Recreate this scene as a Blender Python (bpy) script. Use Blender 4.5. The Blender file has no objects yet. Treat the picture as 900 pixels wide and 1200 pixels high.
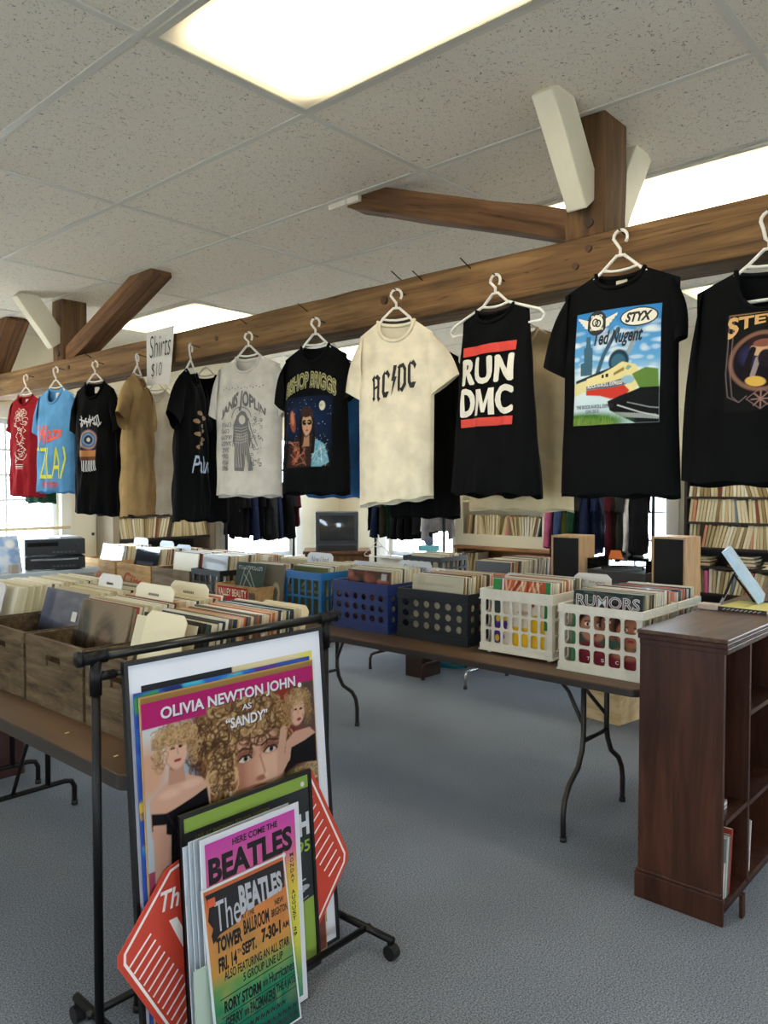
import bpy, bmesh, math, random
import numpy as np
from mathutils import Vector, Matrix
random.seed(7); RNG = np.random.default_rng(7)
SC = bpy.context.scene; COL = SC.collection
R = math.radians; PI = math.pi

# ---------------------------------------------------------------- camera, world, exposure
cam = bpy.data.cameras.new('camera'); cam_o = bpy.data.objects.new('camera', cam); COL.objects.link(cam_o)
cam.sensor_fit = 'VERTICAL'; cam.sensor_height = 24; cam.sensor_width = 18; cam.lens = 910 / 1200 * 24
yaw, pit = R(41.95), R(-1.8)
cam_o.location = (0, 0, 1.55)
cam_o.rotation_euler = Vector((math.cos(yaw) * math.cos(pit), math.sin(yaw) * math.cos(pit), math.sin(pit))).to_track_quat('-Z', 'Y').to_euler()
cam.clip_start = 0.05; cam.clip_end = 300
SC.camera = cam_o
W = bpy.data.worlds.new('overcast_sky'); SC.world = W; W.use_nodes = True
bg = W.node_tree.nodes['Background']; bg.inputs[0].default_value = (.76, .88, 1.0, 1); bg.inputs[1].default_value = 16.0
SC.view_settings.view_transform = 'Standard'; SC.view_settings.look = 'None'
SC.view_settings.exposure = 0.12; SC.view_settings.gamma = 1; SC.view_settings.use_curve_mapping = False
LAMP = 9.5          # brightness of the ceiling light lenses
SC.cycles.max_bounces = 10; SC.cycles.diffuse_bounces = 6; SC.cycles.use_denoising = True
SC.cycles.sample_clamp_indirect = 6

def portal(loc, sx, sz, rot):
    l = bpy.data.lights.new('window_portal', 'AREA'); l.shape = 'RECTANGLE'; l.size = sx; l.size_y = sz
    l.cycles.is_portal = True
    o = bpy.data.objects.new('window_portal', l); o.location = loc; o.rotation_euler = rot; COL.objects.link(o)

# ---------------------------------------------------------------- helpers
def lin(h):
    h = h.lstrip('#'); c = [int(h[i:i + 2], 16) / 255 for i in (0, 2, 4)]
    return tuple(x / 12.92 if x < .04045 else ((x + .055) / 1.055) ** 2.4 for x in c)
MATS = {}
def mat(hexc, rough=.6, metal=0, nz=None, bump=0, alpha=None, spec=.5, coat=0, stretch=(1, 1, 1), hex2=None, sheen=0):
    key = (hexc, rough, metal, nz, bump, alpha, spec, coat, stretch, hex2, sheen)
    if key in MATS: return MATS[key]
    m = bpy.data.materials.new('m_' + hexc.strip('#')); m.use_nodes = True; nt = m.node_tree; b = nt.nodes['Principled BSDF']
    c = lin(hexc); b.inputs['Base Color'].default_value = (*c, 1); b.inputs['Roughness'].default_value = rough
    b.inputs['Metallic'].default_value = metal; b.inputs['Specular IOR Level'].default_value = spec
    b.inputs['Coat Weight'].default_value = coat
    if sheen: b.inputs['Sheen Weight'].default_value = sheen
    if alpha is not None: b.inputs['Alpha'].default_value = alpha
    if nz or bump:
        tc = nt.nodes.new('ShaderNodeTexCoord'); mp = nt.nodes.new('ShaderNodeMapping'); mp.inputs['Scale'].default_value = stretch
        n = nt.nodes.new('ShaderNodeTexNoise'); n.inputs['Scale'].default_value = nz[0] if nz else 60; n.inputs['Detail'].default_value = 5
        nt.links.new(tc.outputs['Object'], mp.inputs[0]); nt.links.new(mp.outputs[0], n.inputs['Vector'])
        if nz:
            r = nt.nodes.new('ShaderNodeValToRGB'); k = nz[1]
            c2 = lin(hex2) if hex2 else tuple(x * (1 - k) for x in c)
            c1 = c if hex2 else tuple(min(1, x * (1 + k)) for x in c)
            r.color_ramp.elements[0].position = .32; r.color_ramp.elements[1].position = .68
            r.color_ramp.elements[0].color = (*c2, 1); r.color_ramp.elements[1].color = (*c1, 1)
            nt.links.new(n.outputs['Fac'], r.inputs[0]); nt.links.new(r.outputs[0], b.inputs['Base Color'])
        if bump:
            bp = nt.nodes.new('ShaderNodeBump'); bp.inputs['Strength'].default_value = bump; bp.inputs['Distance'].default_value = .004
            nt.links.new(n.outputs['Fac'], bp.inputs['Height']); nt.links.new(bp.outputs[0], b.inputs['Normal'])
    MATS[key] = m; return m
def cloth(h, k=.12): return mat(h, .95, nz=(14, k), bump=.15, spec=.06)
def paint_mat():            # flat print: the colours live in the mesh's colour attribute
    if 'paint' in MATS: return MATS['paint']
    m = bpy.data.materials.new('printed_ink'); m.use_nodes = True; nt = m.node_tree; b = nt.nodes['Principled BSDF']
    a = nt.nodes.new('ShaderNodeVertexColor'); a.layer_name = 'ink'; nt.links.new(a.outputs[0], b.inputs['Base Color'])
    b.inputs['Roughness'].default_value = .75; b.inputs['Specular IOR Level'].default_value = .08; MATS['paint'] = m; return m
def emit_mat(name, col, s):
    m = bpy.data.materials.new(name); m.use_nodes = True; nt = m.node_tree; b = nt.nodes['Principled BSDF']
    b.inputs['Emission Color'].default_value = (*col, 1); b.inputs['Emission Strength'].default_value = s; return m
def clear_mat(name, tint=(1, 1, 1), gloss=.12, rough=.03):   # thin clear sheet: glass pane, plastic sleeve, acrylic lid
    if name in MATS: return MATS[name]
    m = bpy.data.materials.new(name); m.use_nodes = True; nt = m.node_tree; nt.nodes.remove(nt.nodes['Principled BSDF'])
    t = nt.nodes.new('ShaderNodeBsdfTransparent'); t.inputs[0].default_value = (*tint, 1)
    g = nt.nodes.new('ShaderNodeBsdfGlossy'); g.inputs['Roughness'].default_value = rough
    mx = nt.nodes.new('ShaderNodeMixShader'); lw = nt.nodes.new('ShaderNodeLayerWeight'); lw.inputs[0].default_value = gloss
    nt.links.new(lw.outputs['Fresnel'], mx.inputs[0]); nt.links.new(t.outputs[0], mx.inputs[1]); nt.links.new(g.outputs[0], mx.inputs[2])
    nt.links.new(mx.outputs[0], nt.nodes['Material Output'].inputs[0]); MATS[name] = m; return m

class MB:
    def __init__(s): s.v = []; s.f = []
    def add(s, vs, fs):
        n = len(s.v); s.v += [tuple(v) for v in vs]; s.f += [tuple(i + n for i in f) for f in fs]; return s
    def box(s, x0, y0, z0, x1, y1, z1, M=None):
        vs = [(x, y, z) for z in (z0, z1) for y in (y0, y1) for x in (x0, x1)]
        if M is not None: vs = [M @ Vector(v) for v in vs]
        return s.add(vs, [(0, 2, 3, 1), (4, 5, 7, 6), (0, 1, 5, 4), (2, 6, 7, 3), (0, 4, 6, 2), (1, 3, 7, 5)])
    def bevbox(s, x0, y0, z0, x1, y1, z1, b):     # box with its upright and level edges cut at 45 degrees
        bm = bmesh.new(); bmesh.ops.create_cube(bm, size=1)
        for v in bm.verts: v.co = Vector(((x0 + x1) / 2 + v.co.x * (x1 - x0), (y0 + y1) / 2 + v.co.y * (y1 - y0), (z0 + z1) / 2 + v.co.z * (z1 - z0)))
        bmesh.ops.bevel(bm, geom=bm.edges[:], offset=b, segments=2, affect='EDGES', profile=.5)
        bm.verts.index_update(); s.add([v.co[:] for v in bm.verts], [[v.index for v in f.verts] for f in bm.faces]); bm.free(); return s
    def tube(s, pts, r, n=8, closed=False, cap=True):
        P = [Vector(p) for p in pts]; m = len(P); rings = []; up = None
        rr = r if isinstance(r, (list, tuple)) else [r] * m
        for i, p in enumerate(P):
            a = P[(i - 1) % m] if (closed or i) else p; b = P[(i + 1) % m] if (closed or i < m - 1) else p
            t = (b - a).normalized()
            if up is None: up = Vector((0, 0, 1)) if abs(t.z) < .9 else Vector((1, 0, 0))
            u = (up - t * up.dot(t))
            if u.length < 1e-4: u = t.orthogonal()
            u.normalize(); w = t.cross(u); up = u
            rings.append([p + (u * math.cos(2 * PI * k / n) + w * math.sin(2 * PI * k / n)) * rr[i] for k in range(n)])
        vs = [v for g in rings for v in g]; fs = []
        for i in range(m if closed else m - 1):
            j = (i + 1) % m
            for k in range(n): fs.append((i * n + k, i * n + (k + 1) % n, j * n + (k + 1) % n, j * n + k))
        if cap and not closed: fs += [tuple(range(n - 1, -1, -1)), tuple(range((m - 1) * n, m * n))]
        return s.add(vs, fs)
    def cyl(s, p0, p1, r, n=12): return s.tube([p0, p1], r, n)
    def prism(s, poly, fn, d):                    # polygon in (u,v), pushed from depth 0 to d; fn(u,v,w) -> point
        n = len(poly); vs = [fn(u, v, 0) for u, v in poly] + [fn(u, v, d) for u, v in poly]
        return s.add(vs, [tuple(range(n)), tuple(range(2 * n - 1, n - 1, -1))] + [(i, i + n, (i + 1) % n + n, (i + 1) % n) for i in range(n)])
    def data(s, name, m, smooth=False):
        me = bpy.data.meshes.new(name); me.from_pydata(s.v, [], s.f); me.update()
        if m: me.materials.append(m)
        if smooth: me.polygons.foreach_set('use_smooth', [True] * len(me.polygons))
        return me
    def build(s, name, m, parent=None, smooth=False, loc=None, fix=True):
        me = s.data(name, m, smooth)
        if fix:
            bm = bmesh.new(); bm.from_mesh(me); bmesh.ops.recalc_face_normals(bm, faces=bm.faces[:]); bm.to_mesh(me); bm.free()
        return link(name, me, parent, loc)
def link(name, me, parent=None, loc=None):
    o = bpy.data.objects.new(name, me); COL.objects.link(o)
    if parent is not None: o.parent = parent
    if loc is not None: o.location = loc
    return o
def tag(o, label, cat, group=None):
    o['label'] = label; o['category'] = cat
    if group: o['group'] = group
    return o
def thing(name, label, cat, loc=(0, 0, 0), rz=0, group=None):
    o = bpy.data.objects.new(name, None); COL.objects.link(o); o.location = loc; o.rotation_euler = (0, 0, rz); o.empty_display_size = .05
    return tag(o, label, cat, group)
def structure(o): o['kind'] = 'structure'; return o
def bevel(o, w=.003, seg=2):
    m = o.modifiers.new('bevel', 'BEVEL'); m.width = w; m.segments = seg; m.limit_method = 'ANGLE'; return o

# ---------------------------------------------------------------- lettering and printed pictures
TXT = {}
def text_geo(s, bold=0, shear=0, space=1):
    k = (s, bold, shear, space)
    if k not in TXT:
        c = bpy.data.curves.new('lettering', 'FONT'); c.body = s; c.offset = bold; c.shear = shear; c.resolution_u = 3; c.space_character = space
        o = bpy.data.objects.new('lettering', c); me = o.to_mesh()
        v = np.array([p.co[:2] for p in me.vertices]).reshape(-1, 2); f = [tuple(p.vertices) for p in me.polygons]
        o.to_mesh_clear(); bpy.data.objects.remove(o); bpy.data.curves.remove(c); TXT[k] = (v, f)
    return TXT[k]
def fit_text(s, box, bold=0, shear=0, warp=None, space=1):   # lettering stretched to fill box = u0,v0,u1,v1
    v, f = text_geo(s, bold, shear, space); lo, hi = v.min(0), v.max(0); w = (v - lo) / np.maximum(hi - lo, 1e-6)
    if warp: w = np.array([warp(a, b) for a, b in w])
    return np.column_stack([box[0] + w[:, 0] * (box[2] - box[0]), box[1] + w[:, 1] * (box[3] - box[1])]), f
def cut(v, f, step):                               # cut a flat mesh along a grid so it can follow a curved sheet
    bm = bmesh.new(); vv = [bm.verts.new((a, b, 0)) for a, b in v]
    for q in f:
        try: bm.faces.new([vv[i] for i in q])
        except ValueError: pass
    for ax in (0, 1):
        lo, hi = v[:, ax].min(), v[:, ax].max(); x = math.floor(lo / step) * step + step
        while x < hi:
            co = (x, 0, 0) if ax == 0 else (0, x, 0); no = (1, 0, 0) if ax == 0 else (0, 1, 0)
            bmesh.ops.bisect_plane(bm, geom=bm.verts[:] + bm.edges[:] + bm.faces[:], plane_co=co, plane_no=no); x += step
    bmesh.ops.triangulate(bm, faces=bm.faces[:])
    bm.verts.index_update(); v2 = [t.co[:2] for t in bm.verts]; f2 = [[t.index for t in q.verts] for q in bm.faces]; bm.free()
    return np.array(v2).reshape(-1, 2), f2
class Ink:                                         # flat print in one colour, laid on a surface fn(u,v,lift)
    def __init__(s, fn, step=None): s.fn = fn; s.step = step; s.mb = MB()
    def put(s, v, f, lift=.0012):
        v = np.array(v, float)
        if s.step: v, f = cut(v, f, s.step)
        s.mb.add([s.fn(a, b, lift) for a, b in v], f); return s
    def text(s, t, box, bold=0, shear=0, warp=None, lift=.0012, space=1):
        v, f = fit_text(t, box, bold, shear, warp, space); return s.put(v, f, lift)
    def poly(s, p, lift=.0010): return s.put(p, [tuple(range(len(p)))], lift)
    def stroke(s, p, w, lift=.0011):
        for (a, b), (c, d) in zip(p[:-1], p[1:]):
            L = math.hypot(c - a, d - b) or 1e-6; nx, ny = -(d - b) / L * w / 2, (c - a) / L * w / 2; ex, ey = (c - a) / L * w * .2, (d - b) / L * w * .2
            s.put([(a + nx - ex, b + ny - ey), (a - nx - ex, b - ny - ey), (c - nx + ex, d - ny + ey), (c + nx + ex, d + ny + ey)], [(0, 1, 2, 3)], lift)
        return s
    def disc(s, cx, cy, rx, ry=None, n=20, lift=.0010):
        ry = ry or rx; return s.poly([(cx + rx * math.cos(2 * PI * k / n), cy + ry * math.sin(2 * PI * k / n)) for k in range(n)], lift)
    def ring(s, cx, cy, rx, ry, w, a0=0, a1=2 * PI, n=28, lift=.0011):
        return s.stroke([(cx + rx * math.cos(a0 + (a1 - a0) * k / n), cy + ry * math.sin(a0 + (a1 - a0) * k / n)) for k in range(n + 1)], w, lift)
    def build(s, name, m, parent, label=None):
        o = s.mb.build(name, m, parent, fix=False)
        if label: o['label'] = label
        return o
class Picture:                                     # printed picture: u,v in 0..1, v upwards
    def __init__(s, w, h, base):
        s.w, s.h = w, h; s.a = np.ones((h, w, 3)) * np.array(lin(base)); s.u, s.v = np.meshgrid(np.linspace(0, 1, w), np.linspace(0, 1, h)); s.asp = h / w
    def win(s, u0, v0, u1, v1):
        i0, i1 = max(0, int(u0 * (s.w - 1)) - 1), min(s.w, int(u1 * (s.w - 1)) + 3); j0, j1 = max(0, int(v0 * (s.h - 1)) - 1), min(s.h, int(v1 * (s.h - 1)) + 3)
        return (slice(j0, max(j0, j1)), slice(i0, max(i0, i1)))
    def blend(s, W, m, col, op):
        m = (np.clip(m, 0, 1) * op)[..., None]; s.a[W] = s.a[W] * (1 - m) + np.array(lin(col)) * m; return s
    def mixin(s, m, col, op=1):
        m = (np.clip(m, 0, 1) * op)[..., None]; s.a = s.a * (1 - m) + np.array(lin(col)) * m; return s
    def rect(s, u0, v0, u1, v1, c, op=1): return s.mixin(((s.u >= u0) & (s.u <= u1) & (s.v >= v0) & (s.v <= v1)) * 1., c, op)
    def ell(s, cx, cy, rx, ry, c, ang=0, soft=.15, op=1):
        k = max(rx, ry * s.asp) * (1 + soft); W = s.win(cx - k, cy - k / s.asp, cx + k, cy + k / s.asp)
        du, dv = s.u[W] - cx, (s.v[W] - cy) * s.asp; ry *= s.asp; ca, sa = math.cos(ang), math.sin(ang)
        d = np.sqrt(((du * ca + dv * sa) / rx) ** 2 + ((-du * sa + dv * ca) / ry) ** 2); return s.blend(W, (1 - d) / soft + .5, c, op)
    def poly(s, p, c, op=1):
        n = len(p); acc = np.zeros_like(s.u)
        for ox, oy in ((-.3, -.1), (.1, -.3), (.3, .1), (-.1, .3)):      # four samples per cell for smooth edges
            U, V = s.u + ox * 1.6 / s.w, s.v + oy * 1.6 / s.h; ins = np.zeros_like(s.u, bool)
            for i in range(n):
                (x0, y0), (x1, y1) = p[i], p[(i + 1) % n]
                if y0 == y1: continue
                ins ^= ((V > y0) != (V > y1)) & (U < (x1 - x0) * (V - y0) / (y1 - y0) + x0)
            acc += ins * .25
        return s.mixin(acc, c, op)
    def line(s, p, w, c, op=1):
        q = np.array(p); W = s.win(q[:, 0].min() - w, q[:, 1].min() - w, q[:, 0].max() + w, q[:, 1].max() + w); U, V = s.u[W], s.v[W]
        m = np.zeros_like(U)
        for (x0, y0), (x1, y1) in zip(p[:-1], p[1:]):
            dx, dy = x1 - x0, (y1 - y0) * s.asp; L = dx * dx + dy * dy + 1e-12
            t = np.clip(((U - x0) * dx + (V - y0) * s.asp * dy) / L, 0, 1)
            d = np.hypot(U - x0 - t * dx, (V - y0) * s.asp - t * dy); m = np.maximum(m, np.clip((w / 2 - d) * s.w + .5, 0, 1))
        return s.blend(W, m, c, op)
    def grade(s, stops):
        vs = [q[0] for q in stops]; cs = np.array([lin(q[1]) for q in stops])
        for k in range(3): s.a[..., k] = np.interp(s.v, vs, cs[:, k])
        return s
    def curls(s, cx, cy, rx, ry, cols, n, size, hole=None):
        for _ in range(n):
            a = random.random() * 2 * PI; q = math.sqrt(random.random()); x, y = cx + rx * q * math.cos(a), cy + ry * q * math.sin(a)
            if hole and ((x - hole[0]) / hole[2]) ** 2 + ((y - hole[1]) / hole[3]) ** 2 < 1: continue
            r = size * (.5 + random.random()); a0 = random.random() * 6.3; aa = 1.5 + random.random() * 2.5
            s.line([(x + r * math.cos(a0 + aa * k / 6), y + r / s.asp * math.sin(a0 + aa * k / 6)) for k in range(7)], size * (.12 + .24 * random.random()), random.choice(cols), .8)
        return s
    def build(s, name, fn, parent, lift=.0008, label=None):
        w, h = s.w, s.h; us, vs = np.linspace(0, 1, w), np.linspace(0, 1, h)
        co = [fn(u, v, lift) for v in vs for u in us]
        f = [(j * w + i, j * w + i + 1, (j + 1) * w + i + 1, (j + 1) * w + i) for j in range(h - 1) for i in range(w - 1)]
        me = bpy.data.meshes.new(name); me.from_pydata(co, [], f); me.materials.append(paint_mat())
        ca = me.color_attributes.new('ink', 'FLOAT_COLOR', 'POINT')
        ca.data.foreach_set('color', np.concatenate([s.a.reshape(-1, 3), np.ones((w * h, 1))], 1).astype(np.float32).ravel())
        o = link(name, me, parent)
        if label: o['label'] = label
        return o
def sub(fn, x0, z0, x1, z1): return lambda u, v, l: fn(x0 + (x1 - x0) * u, z0 + (z1 - z0) * v, l)
# ---------------------------------------------------------------- room shell
X0, X1, Y0, Y1, ZC = -2.6, 6.3, -4.6, 6.35, 2.78
def carpet():
    m = bpy.data.materials.new('carpet'); m.use_nodes = True; nt = m.node_tree; b = nt.nodes['Principled BSDF']; N = nt.nodes.new; L = nt.links.new
    tc = N('ShaderNodeTexCoord'); n1 = N('ShaderNodeTexNoise'); n1.inputs['Scale'].default_value = 190; n1.inputs['Detail'].default_value = 4
    n2 = N('ShaderNodeTexNoise'); n2.inputs['Scale'].default_value = 1.6; n2.inputs['Detail'].default_value = 6
    L(tc.outputs['Object'], n1.inputs['Vector']); L(tc.outputs['Object'], n2.inputs['Vector'])
    r1 = N('ShaderNodeValToRGB'); e = r1.color_ramp.elements; e[0].position = .36; e[1].position = .64; e[0].color = (*lin('#41474f'), 1); e[1].color = (*lin('#878e9a'), 1)
    r2 = N('ShaderNodeValToRGB'); e = r2.color_ramp.elements; e[0].position = .3; e[1].position = .75; e[0].color = (.82, .82, .82, 1); e[1].color = (1.08, 1.08, 1.06, 1)
    mx = N('ShaderNodeMix'); mx.data_type = 'RGBA'; mx.blend_type = 'MULTIPLY'; mx.inputs[0].default_value = 1
    L(n1.outputs['Fac'], r1.inputs[0]); L(n2.outputs['Fac'], r2.inputs[0]); L(r1.outputs[0], mx.inputs[6]); L(r2.outputs[0], mx.inputs[7]); L(mx.outputs[2], b.inputs['Base Color'])
    b.inputs['Roughness'].default_value = .95; b.inputs['Specular IOR Level'].default_value = .15; b.inputs['Sheen Weight'].default_value = .15
    bp = N('ShaderNodeBump'); bp.inputs['Strength'].default_value = .22; bp.inputs['Distance'].default_value = .004; L(n1.outputs['Fac'], bp.inputs['Height']); L(bp.outputs[0], b.inputs['Normal'])
    return m
def tile_mat():
    m = bpy.data.materials.new('fissured_ceiling_tile'); m.use_nodes = True; nt = m.node_tree; b = nt.nodes['Principled BSDF']; N = nt.nodes.new; L = nt.links.new
    g = N('ShaderNodeNewGeometry'); mp = N('ShaderNodeMapping'); mp.inputs['Scale'].default_value = (1, 1, 0); L(g.outputs['Position'], mp.inputs[0])
    n = N('ShaderNodeTexNoise'); n.inputs['Scale'].default_value = 75; n.inputs['Detail'].default_value = 2; n.inputs['Distortion'].default_value = 1.6; L(mp.outputs[0], n.inputs['Vector'])
    r = N('ShaderNodeValToRGB'); e = r.color_ramp.elements; e[0].position = .30; e[1].position = .39; e[0].color = (*lin('#9a9186'), 1); e[1].color = (*lin('#efe7da'), 1); L(n.outputs['Fac'], r.inputs[0])
    v = N('ShaderNodeTexVoronoi'); v.inputs['Scale'].default_value = 95; L(mp.outputs[0], v.inputs['Vector'])
    r2 = N('ShaderNodeValToRGB'); e = r2.color_ramp.elements; e[0].position = .10; e[1].position = .17; e[0].color = (.45, .43, .4, 1); e[1].color = (1, 1, 1, 1); L(v.outputs['Distance'], r2.inputs[0])
    mx = N('ShaderNodeMix'); mx.data_type = 'RGBA'; mx.blend_type = 'MULTIPLY'; mx.inputs[0].default_value = .8; L(r.outputs[0], mx.inputs[6]); L(r2.outputs[0], mx.inputs[7]); L(mx.outputs[2], b.inputs['Base Color'])
    b.inputs['Roughness'].default_value = .95; b.inputs['Specular IOR Level'].default_value = .1
    bp = N('ShaderNodeBump'); bp.inputs['Strength'].default_value = .4; bp.inputs['Distance'].default_value = .003; L(n.outputs['Fac'], bp.inputs['Height']); L(bp.outputs[0], b.inputs['Normal'])
    return m
def wood_mat(name, dark, mid, light, sc=3, stretch=(1, 9, 9), rough=.75, bump=.5, crack=True):
    m = bpy.data.materials.new(name); m.use_nodes = True; nt = m.node_tree; b = nt.nodes['Principled BSDF']; N = nt.nodes.new; L = nt.links.new
    tc = N('ShaderNodeTexCoord'); mp = N('ShaderNodeMapping'); mp.inputs['Scale'].default_value = stretch; L(tc.outputs['Object'], mp.inputs[0])
    n = N('ShaderNodeTexNoise'); n.inputs['Scale'].default_value = sc; n.inputs['Detail'].default_value = 8; n.inputs['Roughness'].default_value = .62; n.inputs['Distortion'].default_value = .8; L(mp.outputs[0], n.inputs['Vector'])
    r = N('ShaderNodeValToRGB'); e = r.color_ramp.elements; e[0].position = .28; e[1].position = .74; e[0].color = (*lin(dark), 1); e[1].color = (*lin(light), 1)
    k = r.color_ramp.elements.new(.5); k.color = (*lin(mid), 1); L(n.outputs['Fac'], r.inputs[0]); out = r.outputs[0]
    n3 = N('ShaderNodeTexNoise'); n3.inputs['Scale'].default_value = 2.2; n3.inputs['Detail'].default_value = 3; L(tc.outputs['Object'], n3.inputs['Vector'])
    r3 = N('ShaderNodeValToRGB'); e = r3.color_ramp.elements; e[0].position = .3; e[1].position = .7; e[0].color = (.6, .6, .6, 1); e[1].color = (1.2, 1.17, 1.1, 1); L(n3.outputs['Fac'], r3.inputs[0])
    mx = N('ShaderNodeMix'); mx.data_type = 'RGBA'; mx.blend_type = 'MULTIPLY'; mx.inputs[0].default_value = .8; L(out, mx.inputs[6]); L(r3.outputs[0], mx.inputs[7]); out = mx.outputs[2]
    if crack:
        mp2 = N('ShaderNodeMapping'); mp2.inputs['Scale'].default_value = tuple(q * (1 if q > 2 else .45) for q in stretch); L(tc.outputs['Object'], mp2.inputs[0])
        n2 = N('ShaderNodeTexNoise'); n2.inputs['Scale'].default_value = 1.7; n2.inputs['Detail'].default_value = 5; L(mp2.outputs[0], n2.inputs['Vector'])
        r2 = N('ShaderNodeValToRGB'); e = r2.color_ramp.elements; e[0].position = .495; e[0].color = (1, 1, 1, 1); e[1].position = .505; e[1].color = (1, 1, 1, 1); q = r2.color_ramp.elements.new(.5); q.color = (.22, .18, .15, 1); L(n2.outputs['Fac'], r2.inputs[0])
        m2 = N('ShaderNodeMix'); m2.data_type = 'RGBA'; m2.blend_type = 'MULTIPLY'; m2.inputs[0].default_value = .8; L(out, m2.inputs[6]); L(r2.outputs[0], m2.inputs[7]); out = m2.outputs[2]
    L(out, b.inputs['Base Color']); b.inputs['Roughness'].default_value = rough; b.inputs['Specular IOR Level'].default_value = .25
    bp = N('ShaderNodeBump'); bp.inputs['Strength'].default_value = bump; bp.inputs['Distance'].default_value = .006; L(n.outputs['Fac'], bp.inputs['Height']); L(bp.outputs[0], b.inputs['Normal'])
    return m
WALL = mat('#e6dfc9', .85, nz=(3, .04), bump=.05); WHITE = mat('#e9e6dc', .55); TRIM = mat('#e4e2da', .45)
structure(MB().box(X0, Y0, -.1, X1, Y1, 0).build('floor', carpet()))
ceil = structure(MB().box(X0 - .1, Y0 - .1, ZC + .025, X1 + .1, Y1 + .1, ZC + .12).build('ceiling', mat('#c9c4ba', .9)))
XL = [x for x in (1.155 + .61 * k for k in range(-7, 10)) if X0 < x < X1]; YL = [y for y in (.711 + 1.22 * k for k in range(-5, 6)) if Y0 < y < Y1]
xs, ys = [X0] + XL + [X1], [Y0] + YL + [Y1]
LIGHTS = [(x, y) for x in (-.675, 1.155, 2.985, 4.815) for y in (-2.949, .711, 4.371)]
TM = tile_mat()
for a, b in zip(xs[:-1], xs[1:]):
    for c, d in zip(ys[:-1], ys[1:]):
        if any(abs(a - lx) < .01 and abs(c - ly) < .01 for lx, ly in LIGHTS): continue
        o = MB().box(a + .006, c + .006, ZC + .004, b - .006, d - .006, ZC + .02).build('ceiling_tile', TM, ceil)
TEE = mat('#d8d4cb', .5)
for x in XL: MB().box(x - .012, Y0, ZC, x + .012, Y1, ZC + .005).build('ceiling_tee', TEE, ceil)
for y in YL:
    for a, b in zip(xs[:-1], xs[1:]): MB().box(a + .012, y - .012, ZC + .0005, b - .012, y + .012, ZC + .005).build('ceiling_tee', TEE, ceil)
# fluorescent troffers: metal frame, ribbed lens
def lens_mat():
    m = bpy.data.materials.new('lit_lens'); m.use_nodes = True; nt = m.node_tree; b = nt.nodes['Principled BSDF']; N = nt.nodes.new; L = nt.links.new
    tc = N('ShaderNodeTexCoord'); sp = N('ShaderNodeSeparateXYZ'); L(tc.outputs['Generated'], sp.inputs[0])
    def edge(s, k, p):
        a = N('ShaderNodeMath'); a.operation = 'SUBTRACT'; a.inputs[1].default_value = .5; L(s, a.inputs[0])
        q = N('ShaderNodeMath'); q.operation = 'ABSOLUTE'; L(a.outputs[0], q.inputs[0])
        r = N('ShaderNodeMapRange'); r.inputs[1].default_value = .5; r.inputs[2].default_value = .5 - k; r.inputs[3].default_value = p; r.inputs[4].default_value = 1; r.interpolation_type = 'SMOOTHSTEP'; L(q.outputs[0], r.inputs[0]); return r.outputs[0]
    mu = N('ShaderNodeMath'); mu.operation = 'MULTIPLY'; L(edge(sp.outputs[0], .20, .12), mu.inputs[0]); L(edge(sp.outputs[1], .16, .10), mu.inputs[1])
    st = N('ShaderNodeMath'); st.operation = 'MULTIPLY'; st.inputs[1].default_value = LAMP; L(mu.outputs[0], st.inputs[0]); L(st.outputs[0], b.inputs['Emission Strength'])
    r = N('ShaderNodeValToRGB'); e = r.color_ramp.elements; e[0].position = .1; e[1].position = .7; e[0].color = (1, .76, .40, 1); e[1].color = (1, .88, .68, 1); L(mu.outputs[0], r.inputs[0]); L(r.outputs[0], b.inputs['Emission Color'])
    b.inputs['Base Color'].default_value = (.8, .78, .7, 1); b.inputs['Roughness'].default_value = .3; return m
LENS = lens_mat()
LBL = {(1.155, .711): 'lit fluorescent ceiling panel at the top, whole ribbed lens with yellowish corners', (2.985, .711): 'lit ceiling panel glowing behind the near timber post above the beam', (2.985, 4.371): 'small far lit ceiling panel above the paper Shirts sign'}
for lx, ly in LIGHTS:
    t = thing('ceiling_light', LBL.get((lx, ly), 'lit ceiling panel out of view, %s row across the beam, %s along it' % ({-.675: 'first', 1.155: 'second', 2.985: 'third', 4.815: 'fourth'}[lx], {-2.949: 'nearest', .711: 'midway', 4.371: 'farthest'}[ly])), 'light', (lx + .305, ly + .61, ZC), 0, 'fluorescent ceiling panels')
    mb = MB(); a, b, w = .292, .597, .022
    for q in ((-a, -b, a, -b + w), (-a, b - w, a, b), (-a, -b + w, -a + w, b - w), (a - w, -b + w, a, b - w)): mb.box(q[0], q[1], -.006, q[2], q[3], .012)
    mb.build('frame', mat('#cfcabd', .5), t)
    MB().box(-a + w, -b + w, -.002, a - w, b - w, .004).build('diffuser', LENS, t)
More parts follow.
